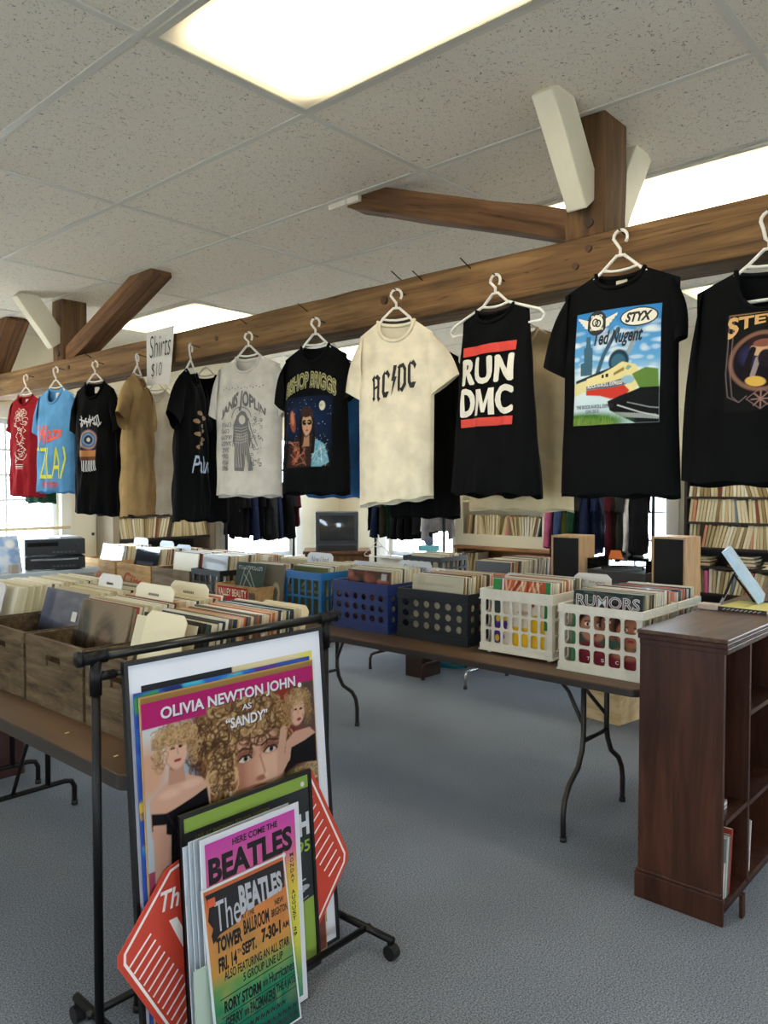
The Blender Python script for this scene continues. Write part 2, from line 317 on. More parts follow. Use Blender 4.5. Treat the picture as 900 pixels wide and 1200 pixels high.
# walls with window openings
def wall(name, side, pos, a0, a1, ops):
    mb = MB(); T = .16
    def bx(u0, z0, u1, z1):
        if u1 - u0 < 1e-4 or z1 - z0 < 1e-4: return
        p0, p1 = (pos, pos + T) if side in ('xp', 'yp') else (pos - T, pos)
        if side[0] == 'x': mb.box(p0, u0, z0, p1, u1, z1)
        else: mb.box(u0, p0, z0, u1, p1, z1)
    u = a0
    for (b0, b1, z0, z1) in sorted(ops):
        bx(u, 0, b0, ZC + .02); bx(b0, 0, b1, z0); bx(b0, z1, b1, ZC + .02); u = b1
    bx(u, 0, a1, ZC + .02); structure(mb.build(name, WALL))
PANE = clear_mat('window_glass', (.97, .99, 1), .03)
def window(n, side, pos, b0, b1, z0, z1, cols, rows, casing=True):
    o = bpy.data.objects.new('window_%d' % n, None); COL.objects.link(o); structure(o); o.empty_display_size = .1
    s = 1 if side[1] == 'p' else -1
    def bx(u0, w0, za, u1, w1, zb):     # w: distance into the wall from the room face
        p, q = sorted((pos + s * w0, pos + s * w1)); mb = MB()
        return mb.box(p, u0, za, q, u1, zb) if side[0] == 'x' else mb.box(u0, p, za, u1, q, zb)
    F = mat('#dfe3e6', .4); f = .045
    for q in ((b0, z0, b1, z0 + f), (b0, z1 - f, b1, z1), (b0, z0 + f, b0 + f, z1 - f), (b1 - f, z0 + f, b1, z1 - f)): bx(q[0], .05, q[1], q[2], .11, q[3]).build('sash_rail', F, o)
    for i in range(cols):
        for j in range(rows):
            u0, u1 = b0 + f + (b1 - b0 - 2 * f) * i / cols, b0 + f + (b1 - b0 - 2 * f) * (i + 1) / cols; za, zb = z0 + f + (z1 - z0 - 2 * f) * j / rows, z0 + f + (z1 - z0 - 2 * f) * (j + 1) / rows
            bx(u0, .078, za, u1, .082, zb).build('pane', PANE, o)
            if i: bx(u0 - .009, .06, za, u0 + .009, .10, zb).build('muntin', F, o)
            if j: bx(u0 + .009, .06, za - .009, u1 - .009, .10, za + .009).build('muntin', F, o)
    if casing:
        for q in ((b0 - .09, z0 - .03, b0, z1 + .09), (b1, z0 - .03, b1 + .09, z1 + .09), (b0, z1, b1, z1 + .09)): bx(q[0], -.018, q[1], q[2], 0, q[3]).build('casing', TRIM, o)
    bx(b0 - .11, -.07, z0 - .03, b1 + .11, .05, z0).build('sill', TRIM, o)
    if side[0] == 'x': portal((pos + s * .02, (b0 + b1) / 2, (z0 + z1) / 2), z1 - z0, b1 - b0, (0, R(90) * s, 0))
    else: portal(((b0 + b1) / 2, pos + s * .02, (z0 + z1) / 2), b1 - b0, z1 - z0, (R(-90) * s, 0, 0))
BW = [(4.72, 5.62, .82, 2.1), (2.52, 3.42, .82, 2.1), (-.6, .3, .82, 2.1)]
EW = [(1.45, 3.02, .80, 2.1), (4.72, 5.62, .82, 2.1)]
wall('wall_back', 'xp', X1, Y0 - .16, Y1 + .16, BW); wall('wall_left', 'yp', Y1, X0, X1, EW)
FW = [(-3.4, -2.3, .82, 2.1), (-.6, .5, .82, 2.1), (2.4, 3.5, .82, 2.1)]
wall('wall_front', 'xn', X0, Y0 - .16, Y1 + .16, FW); wall('wall_right', 'yn', Y0, X0, X1, [(-1, .2, .82, 2.1), (2.6, 3.8, .82, 2.1)])
window(1, 'yp', Y1, *EW[0], 4, 6); window(2, 'xp', X1, *BW[0], 3, 5); window(3, 'xp', X1, *BW[1], 3, 5); window(4, 'yp', Y1, *EW[1], 3, 5); window(5, 'xp', X1, *BW[2], 3, 5)
for k, q in enumerate(FW): window(6 + k, 'xn', X0, *q, 3, 5)
for k, q in enumerate([(-1, .2, .82, 2.1), (2.6, 3.8, .82, 2.1)]): window(9 + k, 'yn', Y0, *q, 3, 5)
for nm, q in (('baseboard_back', (X1 - .015, Y0, 0, X1, Y1, .1)), ('baseboard_left', (X0, Y1 - .015, 0, X1 - .015, Y1, .1))): structure(MB().box(*q).build(nm, TRIM))
w1 = MB().box(1.40, Y1 - .05, 1.205, 3.08, Y1 - .02, 1.23).build('trim_1', mat('#cdb78f', .5)); structure(w1)   # pale wooden rail across the left window
g = MB().box(-60, -60, -1.2, 60, 60, -1.0).build('ground_outside', mat('#f7efdf', .9)); structure(g)
def branch(mb, p, d, L, r, n):
    q = p + d * L; mb.tube([p, q], [r, r * .65], 6, cap=False)
    if n:
        for _ in range(3):
            e = (d + Vector((random.uniform(-.7, .7), random.uniform(-.7, .7), random.uniform(-.15, .5)))).normalized(); branch(mb, p + d * L * random.uniform(.55, 1), e, L * .66, r * .6, n - 1)
for k, (x, y) in enumerate(((3.4, 13.5), (2.2, 16.0), (4.6, 17.5))):
    mb = MB(); branch(mb, Vector((0, 0, 0)), Vector((0, 0, 1)), 2.0, .11, 4)
    tag(mb.build('bare_tree', mat('#8b93a3', .9), loc=(x, y, -1)), ['nearest bare tree outside the left window', 'bare tree outside the left window, second in depth', 'farthest bare tree outside the left window'][k], 'tree', 'bare trees outside')

# ---------------------------------------------------------------- timber frame
BEAM = wood_mat('aged_beam', '#3c2b1b', '#765838', '#9a7b54', 2.2, (.55, 9, 9)); DARKT = wood_mat('aged_brace', '#3a2415', '#6a4a30', '#8a6848', 2.2, (.7, 9, 9))
PAINTW = mat('#e2dcc8', .6, nz=(9, .05), bump=.1)
def timber(name, p0, p1, w, h, m, sub_n=14, jit=.004, side=None):   # squared timber from p0 to p1, local x along it
    p0, p1 = Vector(p0), Vector(p1); d = (p1 - p0); L = d.length; d.normalize()
    s = Vector(side) if side else Vector((0, 0, 1)).cross(d)
    s = (s - d * s.dot(d)).normalized(); u = d.cross(s)
    mb = MB(); rnd = random.Random(name + str(p0)); rings = []; P = [(-.5, -.5), (0, -.5), (.5, -.5), (.5, 0), (.5, .5), (0, .5), (-.5, .5), (-.5, 0)]
    vs = []; n = len(P)
    for i in range(sub_n + 1):
        for a, b in P: vs.append((L * i / sub_n, a * w * .995 + rnd.uniform(-jit, jit), b * h * .995 + rnd.uniform(-jit, jit)))
    fs = [(i * n + k, i * n + (k + 1) % n, (i + 1) * n + (k + 1) % n, (i + 1) * n + k) for i in range(sub_n) for k in range(n)] + [tuple(range(n - 1, -1, -1)), tuple(range(sub_n * n, sub_n * n + n))]
    mb.add(vs, fs); o = mb.build(name, m); bevel(o, .006, 2)
    o.matrix_world = Matrix(((d.x, s.x, u.x, p0.x), (d.y, s.y, u.y, p0.y), (d.z, s.z, u.z, p0.z), (0, 0, 0, 1)))
    return o
beam = structure(timber('tie_beam', (2.4825, Y0, 2.3075), (2.4825, Y1, 2.3075), .17, .165, BEAM, 60, .003))
IRON = mat('#33261c', .6, .4)
for y, z, r in ((1.238, 2.345, .012), (1.285, 2.295, .012), (2.15, 2.32, .018), (3.3, 2.31, .012), (4.9, 2.33, .013)):
    pk = MB().cyl((2.390, y, z), (2.40, y, z), r, 14).build('peg', mat('#4a2f19', .7)); pk.parent = beam; pk.matrix_parent_inverse = beam.matrix_world.inverted()
for i, yc in enumerate((1.257, 5.055)):
    pst = structure(timber('timber_post', (2.482, yc, 2.385), (2.482, yc, ZC + .02), .17, .146, wood_mat('aged_post', '#2c1e12', '#5a4128', '#7d5f3d', 2.2, (.7, 9, 9)) if i == 0 else bpy.data.materials['aged_post'], 5, .003, side=(1, 0, 0)))
    pk = MB().cyl((2.390, yc - .02, 2.43), (2.40, yc - .02, 2.43), .016, 14).build('peg', IRON); pk.parent = pst; pk.matrix_parent_inverse = pst.matrix_world.inverted()
    structure(timber('white_brace', (2.40, yc + .0, 2.50), (2.17, yc + .0, ZC + .02), .075, .13, PAINTW, 3, .001))
    structure(timber('white_brace', (2.57, yc + .0, 2.45), (2.80, yc + .0, ZC + .02), .075, .12, PAINTW, 3, .001))
structure(timber('brown_brace', (2.50, 1.30, 2.445), (2.46, 2.36, ZC + .02), .12, .10, DARKT, 6, .003))
structure(timber('brown_brace', (2.48, 4.99, 2.41), (2.47, 3.93, ZC + .03), .13, .12, DARKT, 6, .003))
structure(timber('brown_brace', (2.46, Y1 - .01, 2.32), (2.45, 5.80, ZC + .02), .16, .12, DARKT, 4, .003))
MB().box(2.385, 2.29, ZC - .022, 2.415, 2.47, ZC + .002, Matrix.Translation((0, 0, 0))).build('tile_edge', TM, ceil)
NAIL = mat('#2a2420', .5, .7)
# ---------------------------------------------------------------- shirts and hangers
HANG = mat('#f0ede6', .35)
def hanger(label, loc, rz, hw, drop, group, hook_up, color='#f0ede6', bar=True):
    # local origin = the neck of the shirt; x along the shoulders; the hook reaches hook_up above it
    t = thing('clothes_hanger', label, 'hanger', loc, rz, group); m = mat(color, .35); r = .0052
    zt = hook_up; c = .024; s0 = .05
    pts = [(0, 0, s0), (0, 0, s0 + .02)]; zz = zt - c
    pts += [(-.010, 0, s0 + .03), (-.016, 0, zz - .02)] if zz - .02 > s0 + .035 else []
    pts += [(c * math.cos(a) * .95, 0, zz + c * math.sin(a)) for a in [PI - PI * k / 9 * 1.22 for k in range(10)]]
    MB().tube(pts, r, 8).build('hook', m, t, True)
    a = hw * .86; zs = -drop - .016
    arm = [(-a, 0, zs - .012), (-a + .02, 0, zs + .008), (-.055, 0, .012), (-.012, 0, s0), (.012, 0, s0), (.055, 0, .012), (a - .02, 0, zs + .008), (a, 0, zs - .012)]
    MB().tube(arm, r, 8).build('shoulder_bar', m, t, True)
    MB().tube([(-.058, 0, .010), (-.03, 0, .004), (0, 0, .002), (.03, 0, .004), (.058, 0, .010)], r * .9, 8).build('inner_bar', m, t, True)
    if bar: MB().tube([(-a, 0, zs - .012), (-a + .012, 0, zs - .03), (a - .012, 0, zs - .03), (a, 0, zs - .012)], r, 8).build('trouser_bar', m, t, True)
    return t
class Shirt:
    def __init__(s, hw, L, dep=.05, nk=.075, drop=.075, sh=.05, amp=.010, seed=1, flare=.05, folds=2.5, hemw=.004, lean=0):
        s.__dict__.update(locals()); r = random.Random(seed); s.ph = [r.random() * 6.28 for _ in range(8)]
    def width(s, t): return s.hw * (1 + s.flare * t + .02 * math.sin(5 * t + s.ph[0]))
    def zs(s, x): ax = abs(x); return 0 if ax < s.nk else -s.sh * (ax - s.nk) / max(s.hw - s.nk, .01)
    def ztop(s, x, back):
        if abs(x) >= s.nk: return s.zs(x)
        return -(.018 if back else s.drop) * math.sqrt(max(0, 1 - (x / s.nk) ** 2))
    def zhem(s, x, back=False): return -s.L + s.hemw * math.sin(9 * x / s.hw + s.ph[1]) + s.lean * x + (.012 if back else 0) * -1
    def y(s, x, z, back=False):
        w = max(s.width(min(1, -z / s.L)), .01); q = min(1, abs(x) / w); d = max(0, s.zs(x) - z); t = min(1.05, max(0, -z / s.L))
        edge = math.sqrt(max(0, 1 - q ** 2.6)); D = s.dep * (1 - math.exp(-d / .09)) * (1 + .25 * t)
        p = s.ph; k = s.folds; o = 3 if back else 0
        wr = .6 * s.amp * t ** .8 * (math.sin(k * PI * x / s.hw + p[2 + o] + .9 * t) + .6 * math.sin(2.1 * k * PI * x / s.hw - 1.3 * t + p[3 + o])) + .4 * s.amp * math.sin(10 * d / s.L * 2 + 6 * x / s.hw + p[4]) * min(1, d / .1)
        return (1 if back else -1) * (D * edge + wr * edge ** .7)
    def torso(s, nu=36, nv=34):
        mb = MB()
        for back in (False, True):
            vs = []
            for j in range(nv + 1):
                t = j / nv
                for i in range(nu + 1):
                    xi = math.sin((i / nu - .5) * PI) * .35 + (i / nu * 2 - 1) * .65
                    x = xi * s.hw; zt = s.ztop(x, back); z = zt + (s.zhem(x, back) - zt) * t; X = xi * s.width(min(1, -z / s.L)); vs.append((X, s.y(X, z, back), z))
            mb.add(vs, [(j * (nu + 1) + i, j * (nu + 1) + i + 1, (j + 1) * (nu + 1) + i + 1, (j + 1) * (nu + 1) + i) for j in range(nv) for i in range(nu)])
        return mb
    def surf(s, u, v, lift):
        return (u, s.y(u, v) - lift - .0015, v)
    def sleeve(s, side, ln, ang, wid, dep=.032, n=16, m=8, curl=0):
        A = Vector((s.hw * .90, 0, s.zs(s.hw * .90) - .004)); D = Vector((s.hw * .93, 0, A.z - wid * 1.18)); a = R(ang)
        d = Vector((math.cos(a), 0, -math.sin(a))); pn = Vector((-math.sin(a), 0, -math.cos(a)))
        B = Vector((s.hw * 1.0, 0, A.z - .004)) + d * ln; Cc = B + pn * wid * .95
        if Cc.x < s.hw * .9: Cc.x = s.hw * .9
        vs = []; ph = s.ph[5]
        for j in range(m + 1):
            t = j / m; top = A.lerp(B, t); bot = D.lerp(Cc, t); top = top + Vector((.016 * math.sin(PI * t), 0, .008 * math.sin(PI * t)))
            dd = dep * (.55 + .45 * math.sin(PI * min(1, t + .35)) + .25 * t)
            for k in range(n):
                f = 2 * PI * k / n; p = top.lerp(bot, (1 - math.cos(f)) / 2); y = -dd * math.sin(f) * (1 + .22 * math.sin(3 * f + ph + 4 * t)) - curl * t
                vs.append((p.x * side, y, p.z))
        return MB().add(vs, [(j * n + k, j * n + (k + 1) % n, (j + 1) * n + (k + 1) % n, (j + 1) * n + k) for j in range(m) for k in range(n)])
    def collar(s, r=.0075):
        pts = []
        for k in range(17): x = s.nk * (-1 + 2 * k / 16); z = s.ztop(x, False); pts.append((x, s.y(x, z - .002) - .001, z))
        for k in range(1, 16): x = s.nk * (1 - 2 * k / 16); z = s.ztop(x, True); pts.append((x, s.y(x, z - .002, True), z))
        mb = MB().tube(pts, r, 8, True)
        return mb
def tshirt(name, label, loc, th, S, color, hook_z, hlabel, cat='shirt', group='band shirts hung along the beam', sl=(.2, 72, .15), sr=None, sleeves=True, collar=None, tagc=None, hgroup='white plastic hangers', nail=True, hangarm=1.0, hangc='#f0ede6', mcol=None, low=False):
    t = thing(name, label, cat, loc, R(th), group); m = mcol or cloth(color)
    S.torso(*((18, 14) if low else (36, 34))).build('torso', m, t, True, fix=False)
    sr = sr or sl
    if sleeves:
        S.sleeve(-1, *sl).build('sleeve', m, t, True, fix=False); S.sleeve(1, *sr).build('sleeve', m, t, True, fix=False)
    S.collar().build('collar', cloth(collar) if collar else m, t, True)
    if tagc:
        zt = S.ztop(0, True); MB().box(-.018, S.y(0, zt - .02, True) - .006, zt - .045, .018, S.y(0, zt - .02, True) - .004, zt - .004).build('neck_tag', mat(tagc, .7), t)
    if hook_z:
        hanger(hlabel, loc, R(th), S.hw * hangarm, S.sh, hgroup, hook_z - loc[2])
        sg = -1 if loc[0] < 2.45 else 1
        w = hlabel.split(' holding ')[-1] if ' holding ' in hlabel else hlabel.replace('hanger of ', '').replace('white hanger whose', 'hanger whose')
        n = tag(MB().cyl((0, 0, 0), (loc[0] + sg * .016 - (2.399 if sg < 0 else 2.566), 0, .012), .0026, 6).build('nail', NAIL, loc=(2.399 if sg < 0 else 2.566, loc[1], hook_z - .012)), ('nail carrying ' + w)[:90], 'nail', 'nails in the beam')
        return t, n
    return t, None
FG = 'shirts hung along the front of the beam'; BG2 = 'shirts hung behind the beam'
# --- red
S = Shirt(.155, .69, seed=3, amp=.012); t, n = tshirt('t_shirt', 'dark red t-shirt with a white line drawing, leftmost on the beam', (2.34, 5.41, 2.185), -78, S, '#8c1f27', 2.325, 'white hanger holding the dark red shirt at the left end', group=FG, sl=(.19, 76, .15), tagc='#e8e2d6')
k = Ink(S.surf, .02); r = random.Random(5)
for i in range(22):
    a = r.random() * 6.28; x0, z0 = .0 + r.uniform(-.05, .06), r.uniform(-.2, -.11); k.ring(x0, z0, .012 + r.random() * .014, .010 + r.random() * .012, .0035, a, a + 4.2, 8)
for i in range(34):
    z = -.2 - i * .0075; x = r.uniform(-.055, .07) * (1 - i / 60); k.stroke([(x, z), (x + r.uniform(-.02, .02), z - .012), (x + r.uniform(-.03, .03), z - .022)], .004)
k.ring(.02, -.40, .05, .045, .006, PI * .95, PI * 1.95)
for z in (-.478, -.492, -.506): k.stroke([(-.04, z), (.035, z)], .008 if z == -.492 else .004)
k.build('line_drawing', mat('#e5cfc6', .7), t)
# --- blue
S = Shirt(.170, .67, seed=8, amp=.010, drop=.10, nk=.07); t, n = tshirt('t_shirt', 'light blue t-shirt with red and yellow hand lettering', (2.34, 4.965, 2.194), -78, S, '#5b93c4', 2.332, 'white hanger holding the light blue lettered shirt', group=FG, sl=(.23, 74, .16), tagc='#ded8d0')
def wav(a, b): return a, b * (.62 + .38 * math.cos(a * 3)) + .1 * math.sin(a * 5)
Ink(S.surf, .02).text('Waza', (-.125, -.385, .115, -.235), .02, .25, lambda a, b: (a, b * (1 - .55 * a) + .45 * a)).build('red_lettering', mat('#e0523c', .7), t)
k = Ink(S.surf, .02); k.text('ZLA', (-.09, -.585, .10, -.385), -.005).stroke([(-.135, -.40), (-.115, -.385), (-.10, -.405)], .012).stroke([(.125, -.385), (.135, -.46), (.125, -.53), (.112, -.585)], .010); k.build('yellow_lettering', mat('#d9d92a', .7), t)
k = Ink(S.surf, .02)
for i in range(12): x = -.07 + i * .0125; k.stroke([(x, -.60 - .006 * (i % 3)), (x + .006, -.645 + .005 * (i % 2))], .006)
k.stroke([(-.07, -.618), (.075, -.612)], .006).build('small_red_lettering', mat('#c05563', .7), t)
# --- black with round picture
S = Shirt(.155, .79, seed=12, amp=.013, drop=.10); t, n = tshirt('t_shirt', 'long black t-shirt with a round rainbow eye print between the blue and tan shirts', (2.34, 4.45, 2.186), -74, S, '#0f1011', 2.314, 'white hanger holding the black shirt with the round print', group=FG, sl=(.24, 77, .16), tagc='#cfc8bd')
k = Ink(S.surf, .02); r = random.Random(2)
for i in range(16): x = -.075 + i * .010; k.stroke([(x, -.20 - r.random() * .05), (x + .008, -.225 - r.random() * .05), (x + .016, -.21 - r.random() * .05)], .005)
k.stroke([(-.08, -.225), (0, -.245), (.075, -.205)], .007)
for i in range(9): x = -.055 + i * .014; k.stroke([(x, -.475), (x, -.50 - .02 * r.random()), (x + .005, -.53 - .01 * r.random())], .007)
k.build('white_script', mat('#c9cbd0', .7), t)
P = Picture(60, 90, '#191a1c'); P.rect(.05, .08, .95, .3, '#b07a4a'); P.rect(.05, .0, .95, .12, '#5c3a2c')
for rr, c in ((.47, '#6d6288'), (.42, '#b98b52'), (.36, '#3f5f8c'), (.29, '#6f8fb4'), (.21, '#27303f'), (.1, '#c9c2b4')): P.ell(.5, .6, rr, rr * .62, c)
P.build('round_print', sub(S.surf, -.075, -.475, .07, -.265), t)
# --- tan (edge on) and dark one edge on
S = Shirt(.170, .78, dep=.06, seed=20, amp=.014); t, n = tshirt('t_shirt', 'plain tan t-shirt hanging edge-on left of the paper sign', (2.34, 3.97, 2.181), 40, S, '#a98a5f', 2.303, 'white hanger holding the tan shirt, seen edge-on', group=FG, sl=(.23, 52, .16))
S = Shirt(.172, .766, dep=.055, seed=21, amp=.014); t, n = tshirt('t_shirt', 'black t-shirt with pale blue script hanging edge-on right of the paper sign', (2.34, 3.45, 2.153), 36, S, '#0f1011', 2.294, 'white hanger holding the black shirt with blue script, seen edge-on', group=FG, sl=(.23, 52, .16))
Ink(S.surf, .02).text('Palue', (-.12, -.53, .10, -.44), .01, .3).build('blue_script', mat('#b9cbe4', .7), t)
k = Ink(S.surf, .02)
for i in range(9): k.disc(-.02 + .05 * math.sin(i * 2.2), -.22 - i * .022, .030, .012)
k.build('tan_print', mat('#8d6f4c', .7), t)
# --- off white with grey portrait poster print
S = Shirt(.188, .66, seed=31, amp=.010, drop=.08); t, n = tshirt('t_shirt', 'off-white t-shirt with a grey folk poster print of a long-haired singer', (2.34, 2.973, 2.175), -78, S, '#cdc8bf', 2.290, 'white hanger holding the off-white shirt with the grey print', group=FG, sl=(.22, 74, .17), sr=(.21, 62, .17))
G = mat('#6d6a69', .8); k = Ink(S.surf, .018); arc = lambda a, b: (a, b * (.62 + .38 * math.cos((a - .5) * 5)) + .30 * (1 - ((a - .5) * 2) ** 2) * (1 - b) * .9)
k.text('JANIS JOPLIN', (-.138, -.30, .138, -.165), .04, 0, arc)
for i in range(14): k.disc(-.12 + i * .0185, -.155 + (.006 if i % 2 else 0), .0035, .0035, 6)
k.poly([(-.035, -.545), (-.03, -.44), (-.052, -.40), (-.045, -.33), (-.02, -.285), (.0, -.262), (.02, -.268), (.038, -.30), (.042, -.34), (.06, -.37), (.058, -.42), (.048, -.45), (.075, -.545), (.045, -.548), (.025, -.47), (.012, -.548)])
for i in range(7): k.stroke([(-.02 + i * .01, -.30), (-.05 + i * .022, -.40), (-.05 + i * .024, -.43)], .005)
for j, w in ((0, .075), (1, .06), (2, .07), (3, .07), (4, .06), (5, .055), (6, .06)):
    z = -.325 - j * .030
    for i in range(int(w / .013)): k.ring(-.125 + i * .0145, z, .005, .009, .0035, j + i, j + i + 4.6, 7)
k.text('196', (-.128, -.545, -.075, -.52), .02)
rr = random.Random(4)
for i in range(34):
    x, z = rr.uniform(.06, .125), rr.uniform(-.54, -.30); k.ring(x, z, .007, .007, .003, rr.random() * 6, rr.random() * 6 + 4, 7)
for i in range(26): k.disc(rr.uniform(-.06, .125), rr.uniform(-.40, -.27), .003, .003, 6)
k.ring(.0, -.30, .055, .055, .004, .1, PI - .1).build('grey_print', G, t)
k = Ink(S.surf, .018).disc(.004, -.305, .016, .022, lift=.0016)
for i in range(9): k.stroke([(-.022 + i * .008, -.37), (-.03 + i * .010, -.44), (-.026 + i * .009, -.53)], .0022, lift=.0016)
for i in range(6): k.stroke([(-.035, -.34 - i * .014), (.0, -.345 - i * .014), (.04, -.335 - i * .014)], .002, lift=.0016)
k.build('pale_linework', mat('#c2bdb4', .8), t)
# --- black with colour picture
S = Shirt(.168, .642, seed=40, amp=.008, drop=.075); t, n = tshirt('t_shirt', 'black t-shirt with arched yellow lettering over a woman in round sunglasses', (2.34, 2.506, 2.17), -80, S, '#0f1011', 2.290, 'white hanger holding the black shirt with the sunglasses picture', group=FG, sl=(.20, 72, .16), sr=(.18, 76, .15))
P = Picture(110, 150, '#0f1011'); P.ell(.52, .66, .55, .36, '#142340', soft=1.2)
for i in range(70): P.ell(random.random(), .35 + .6 * random.random(), .006, .005, random.choice(('#cfd8e8', '#7c90b5')))
P.ell(.80, .86, .055, .065, '#c9c2ad').ell(.78, .87, .02, .02, '#a79f8b')
P.ell(.16, .66, .07, .16, '#8a4a36', .2).ell(.15, .70, .04, .10, '#c07a52', .2)
P.poly([(.02, .0), (.08, .32), (.30, .45), (.62, .45), (.86, .33), (.95, .03), (.5, .02)], '#31231f')
P.poly([(.60, .02), (.66, .42), (.84, .34), (.95, .08), (.8, .02)], '#6fa0b2')
for i in range(60): P.line([(random.uniform(.06, .5), random.uniform(.03, .38)), (random.uniform(.06, .5), random.uniform(.03, .38))], .012, random.choice(('#b5432f', '#d98058', '#5a1f1b', '#1c1513', '#c9a07e')), .55)
for i in range(40): P.line([(random.uniform(.6, .92), random.uniform(.03, .34)), (random.uniform(.6, .92), random.uniform(.03, .34))], .010, random.choice(('#a7cbd4', '#3f6f86', '#dbe6e6')), .5)
P.poly([(.40, .30), (.42, .48), (.56, .48), (.58, .30)], '#a4785c').ell(.48, .64, .155, .21, '#2a1c18').ell(.49, .61, .115, .16, '#bd917a').ell(.485, .78, .14, .075, '#3a2620')
P.line([(.35, .66), (.33, .40), (.36, .22)], .06, '#1d1412').line([(.62, .66), (.66, .40), (.63, .22)], .06, '#1d1412')
P.ell(.432, .635, .058, .044, '#b08d55').ell(.552, .635, .058, .044, '#b08d55').ell(.432, .635, .050, .037, '#101013').ell(.552, .635, .050, .037, '#101013').line([(.44, .64), (.56, .64)], .012, '#c9b28a').ell(.495, .575, .012, .02, '#a57a63').ell(.495, .525, .04, .013, '#a03f3c')
P.build('colour_print', sub(S.surf, -.125, -.535, .12, -.225), t)
arc2 = lambda a, b: (a, b * .62 + .38 * (1 - ((a - .5) * 2) ** 2)); k = Ink(S.surf, .018).text('BISHOP BRIGGS', (-.135, -.235, .135, -.115), .06, 0, arc2); k.build('arched_lettering', mat('#a79f6c', .7), t)
Ink(S.surf, .018).text('BISHOP BRIGGS', (-.132, -.230, .132, -.120), -.005, 0, arc2, lift=.0022).build('arched_lettering', mat('#4a4a33', .7), t)
# --- cream with gothic lettering
S = Shirt(.150, .712, seed=52, amp=.010, drop=.085, sh=.055, lean=.12); t, n = tshirt('t_shirt', 'cream t-shirt with black gothic lettering and a lightning bolt', (2.34, 2.038, 2.211), -66, S, '#e6dcc3', 2.335, 'white hanger holding the cream shirt with gothic letters', group=FG, sl=(.23, 74, .17), sr=(.2, 58, .17))
def goth(ch):          # angular blackletter strokes in a unit box
    A = [[(.02, .0), (.24, .0), (.16, .12), (.16, .70), (.30, .92), (.50, 1.0), (.80, .86), (.80, .10), (.98, .0), (.62, .0), (.58, .08), (.58, .40), (.36, .40), (.36, .06), (.30, -.06)], None]
    if ch == 'A': return [[(.04, .04), (.14, .10), (.14, .72), (.02, .80), (.34, 1.0), (.34, .10), (.42, .02), (.22, -.10)], [(.34, .88), (.62, 1.0), (.90, .86), (.82, .76), (.82, .10), (.96, .02), (.74, -.12), (.60, .06), (.60, .78), (.34, .84)], [(.30, .38), (.64, .46), (.64, .56), (.30, .48)]]
    if ch == 'C': return [[(.06, .14), (.06, .80), (.34, 1.02), (.34, .18), (.52, .06), (.26, -.10)], [(.34, .92), (.62, 1.04), (.92, .84), (.74, .66), (.58, .82), (.34, .86)], [(.30, .04), (.52, .16), (.86, .16), (.94, .22), (.62, -.08), (.26, -.08)]]
    if ch == 'D': return [[(.06, -.02), (.06, .84), (-.04, .90), (.26, 1.04), (.32, .98), (.32, .06), (.20, -.10)], [(.32, .86), (.32, 1.02), (.62, 1.06), (.94, .84), (.94, .18), (.54, -.12), (.26, .02), (.50, .10), (.68, .26), (.68, .74), (.54, .88)]]
    return [[(.34, 1.08), (.86, 1.08), (.60, .62), (.94, .62), (.10, -.18), (.36, .44), (.06, .44)]]
k = Ink(S.surf, .018); x = -.086
for ch, w in (('A', .040), ('C', .038), ('/', .026), ('D', .040), ('C', .038)):
    for pl in goth(ch): k.poly([(x + u * w, -.285 + .098 * v + .030 * (x / .09)) for u, v in pl])
    x += w * 1.02
k.build('gothic_lettering', mat('#1d1b1a', .7), t)
# --- sleeveless black, red bars
S = Shirt(.147, .665, seed=60, amp=.011, nk=.085, drop=.055, sh=.03, flare=.38, hemw=.007); t, n = tshirt('tank_top', 'black sleeveless shirt with white block letters between two red bars', (2.34, 1.57, 2.192), -96, S, '#0f1011', 2.308, 'white hanger whose arms stick out past the black sleeveless shirt', group=FG, sleeves=False, hangarm=1.7)
for za, zb in ((-.168, -.135), (-.425, -.395)): Ink(S.surf, .018).poly([(-.118, za), (.120, za), (.120, zb), (-.118, zb)]).build('red_bar', mat('#c9382c', .7), t)
for w, za, zb in (('RUN', -.275, -.178), ('DMC', -.388, -.285)):
    k = Ink(S.surf, .018); w == 'DMC' and k.poly([(-.046 + .088 * a, za + .094 * b + .002) for a, b in ((0, 0), (0, 1), (.29, 1), (.5, .42), (.71, 1), (1, 1), (1, 0), (.75, 0), (.75, .60), (.57, .10), (.43, .10), (.25, .60), (.25, 0))], .0012)
    [k.text(w2, (bx0 + dx, za + dz + .004, bx1 + dx, zb + dz - .004), .006, lift=.0012 + .0002 * q, space=1.12) for w2, bx0, bx1 in ((('RUN', -.114, .113),) if w == 'RUN' else (('D', -.114, -.056), ('C', .052, .113))) for q, (dx, dz) in enumerate(((-.006, 0), (-.003, .003), (-.003, -.003), (0, .004), (0, -.004), (.003, .003), (.003, -.003), (.006, 0)))]
    k.build('white_lettering', mat('#e4dfd2', .7), t)
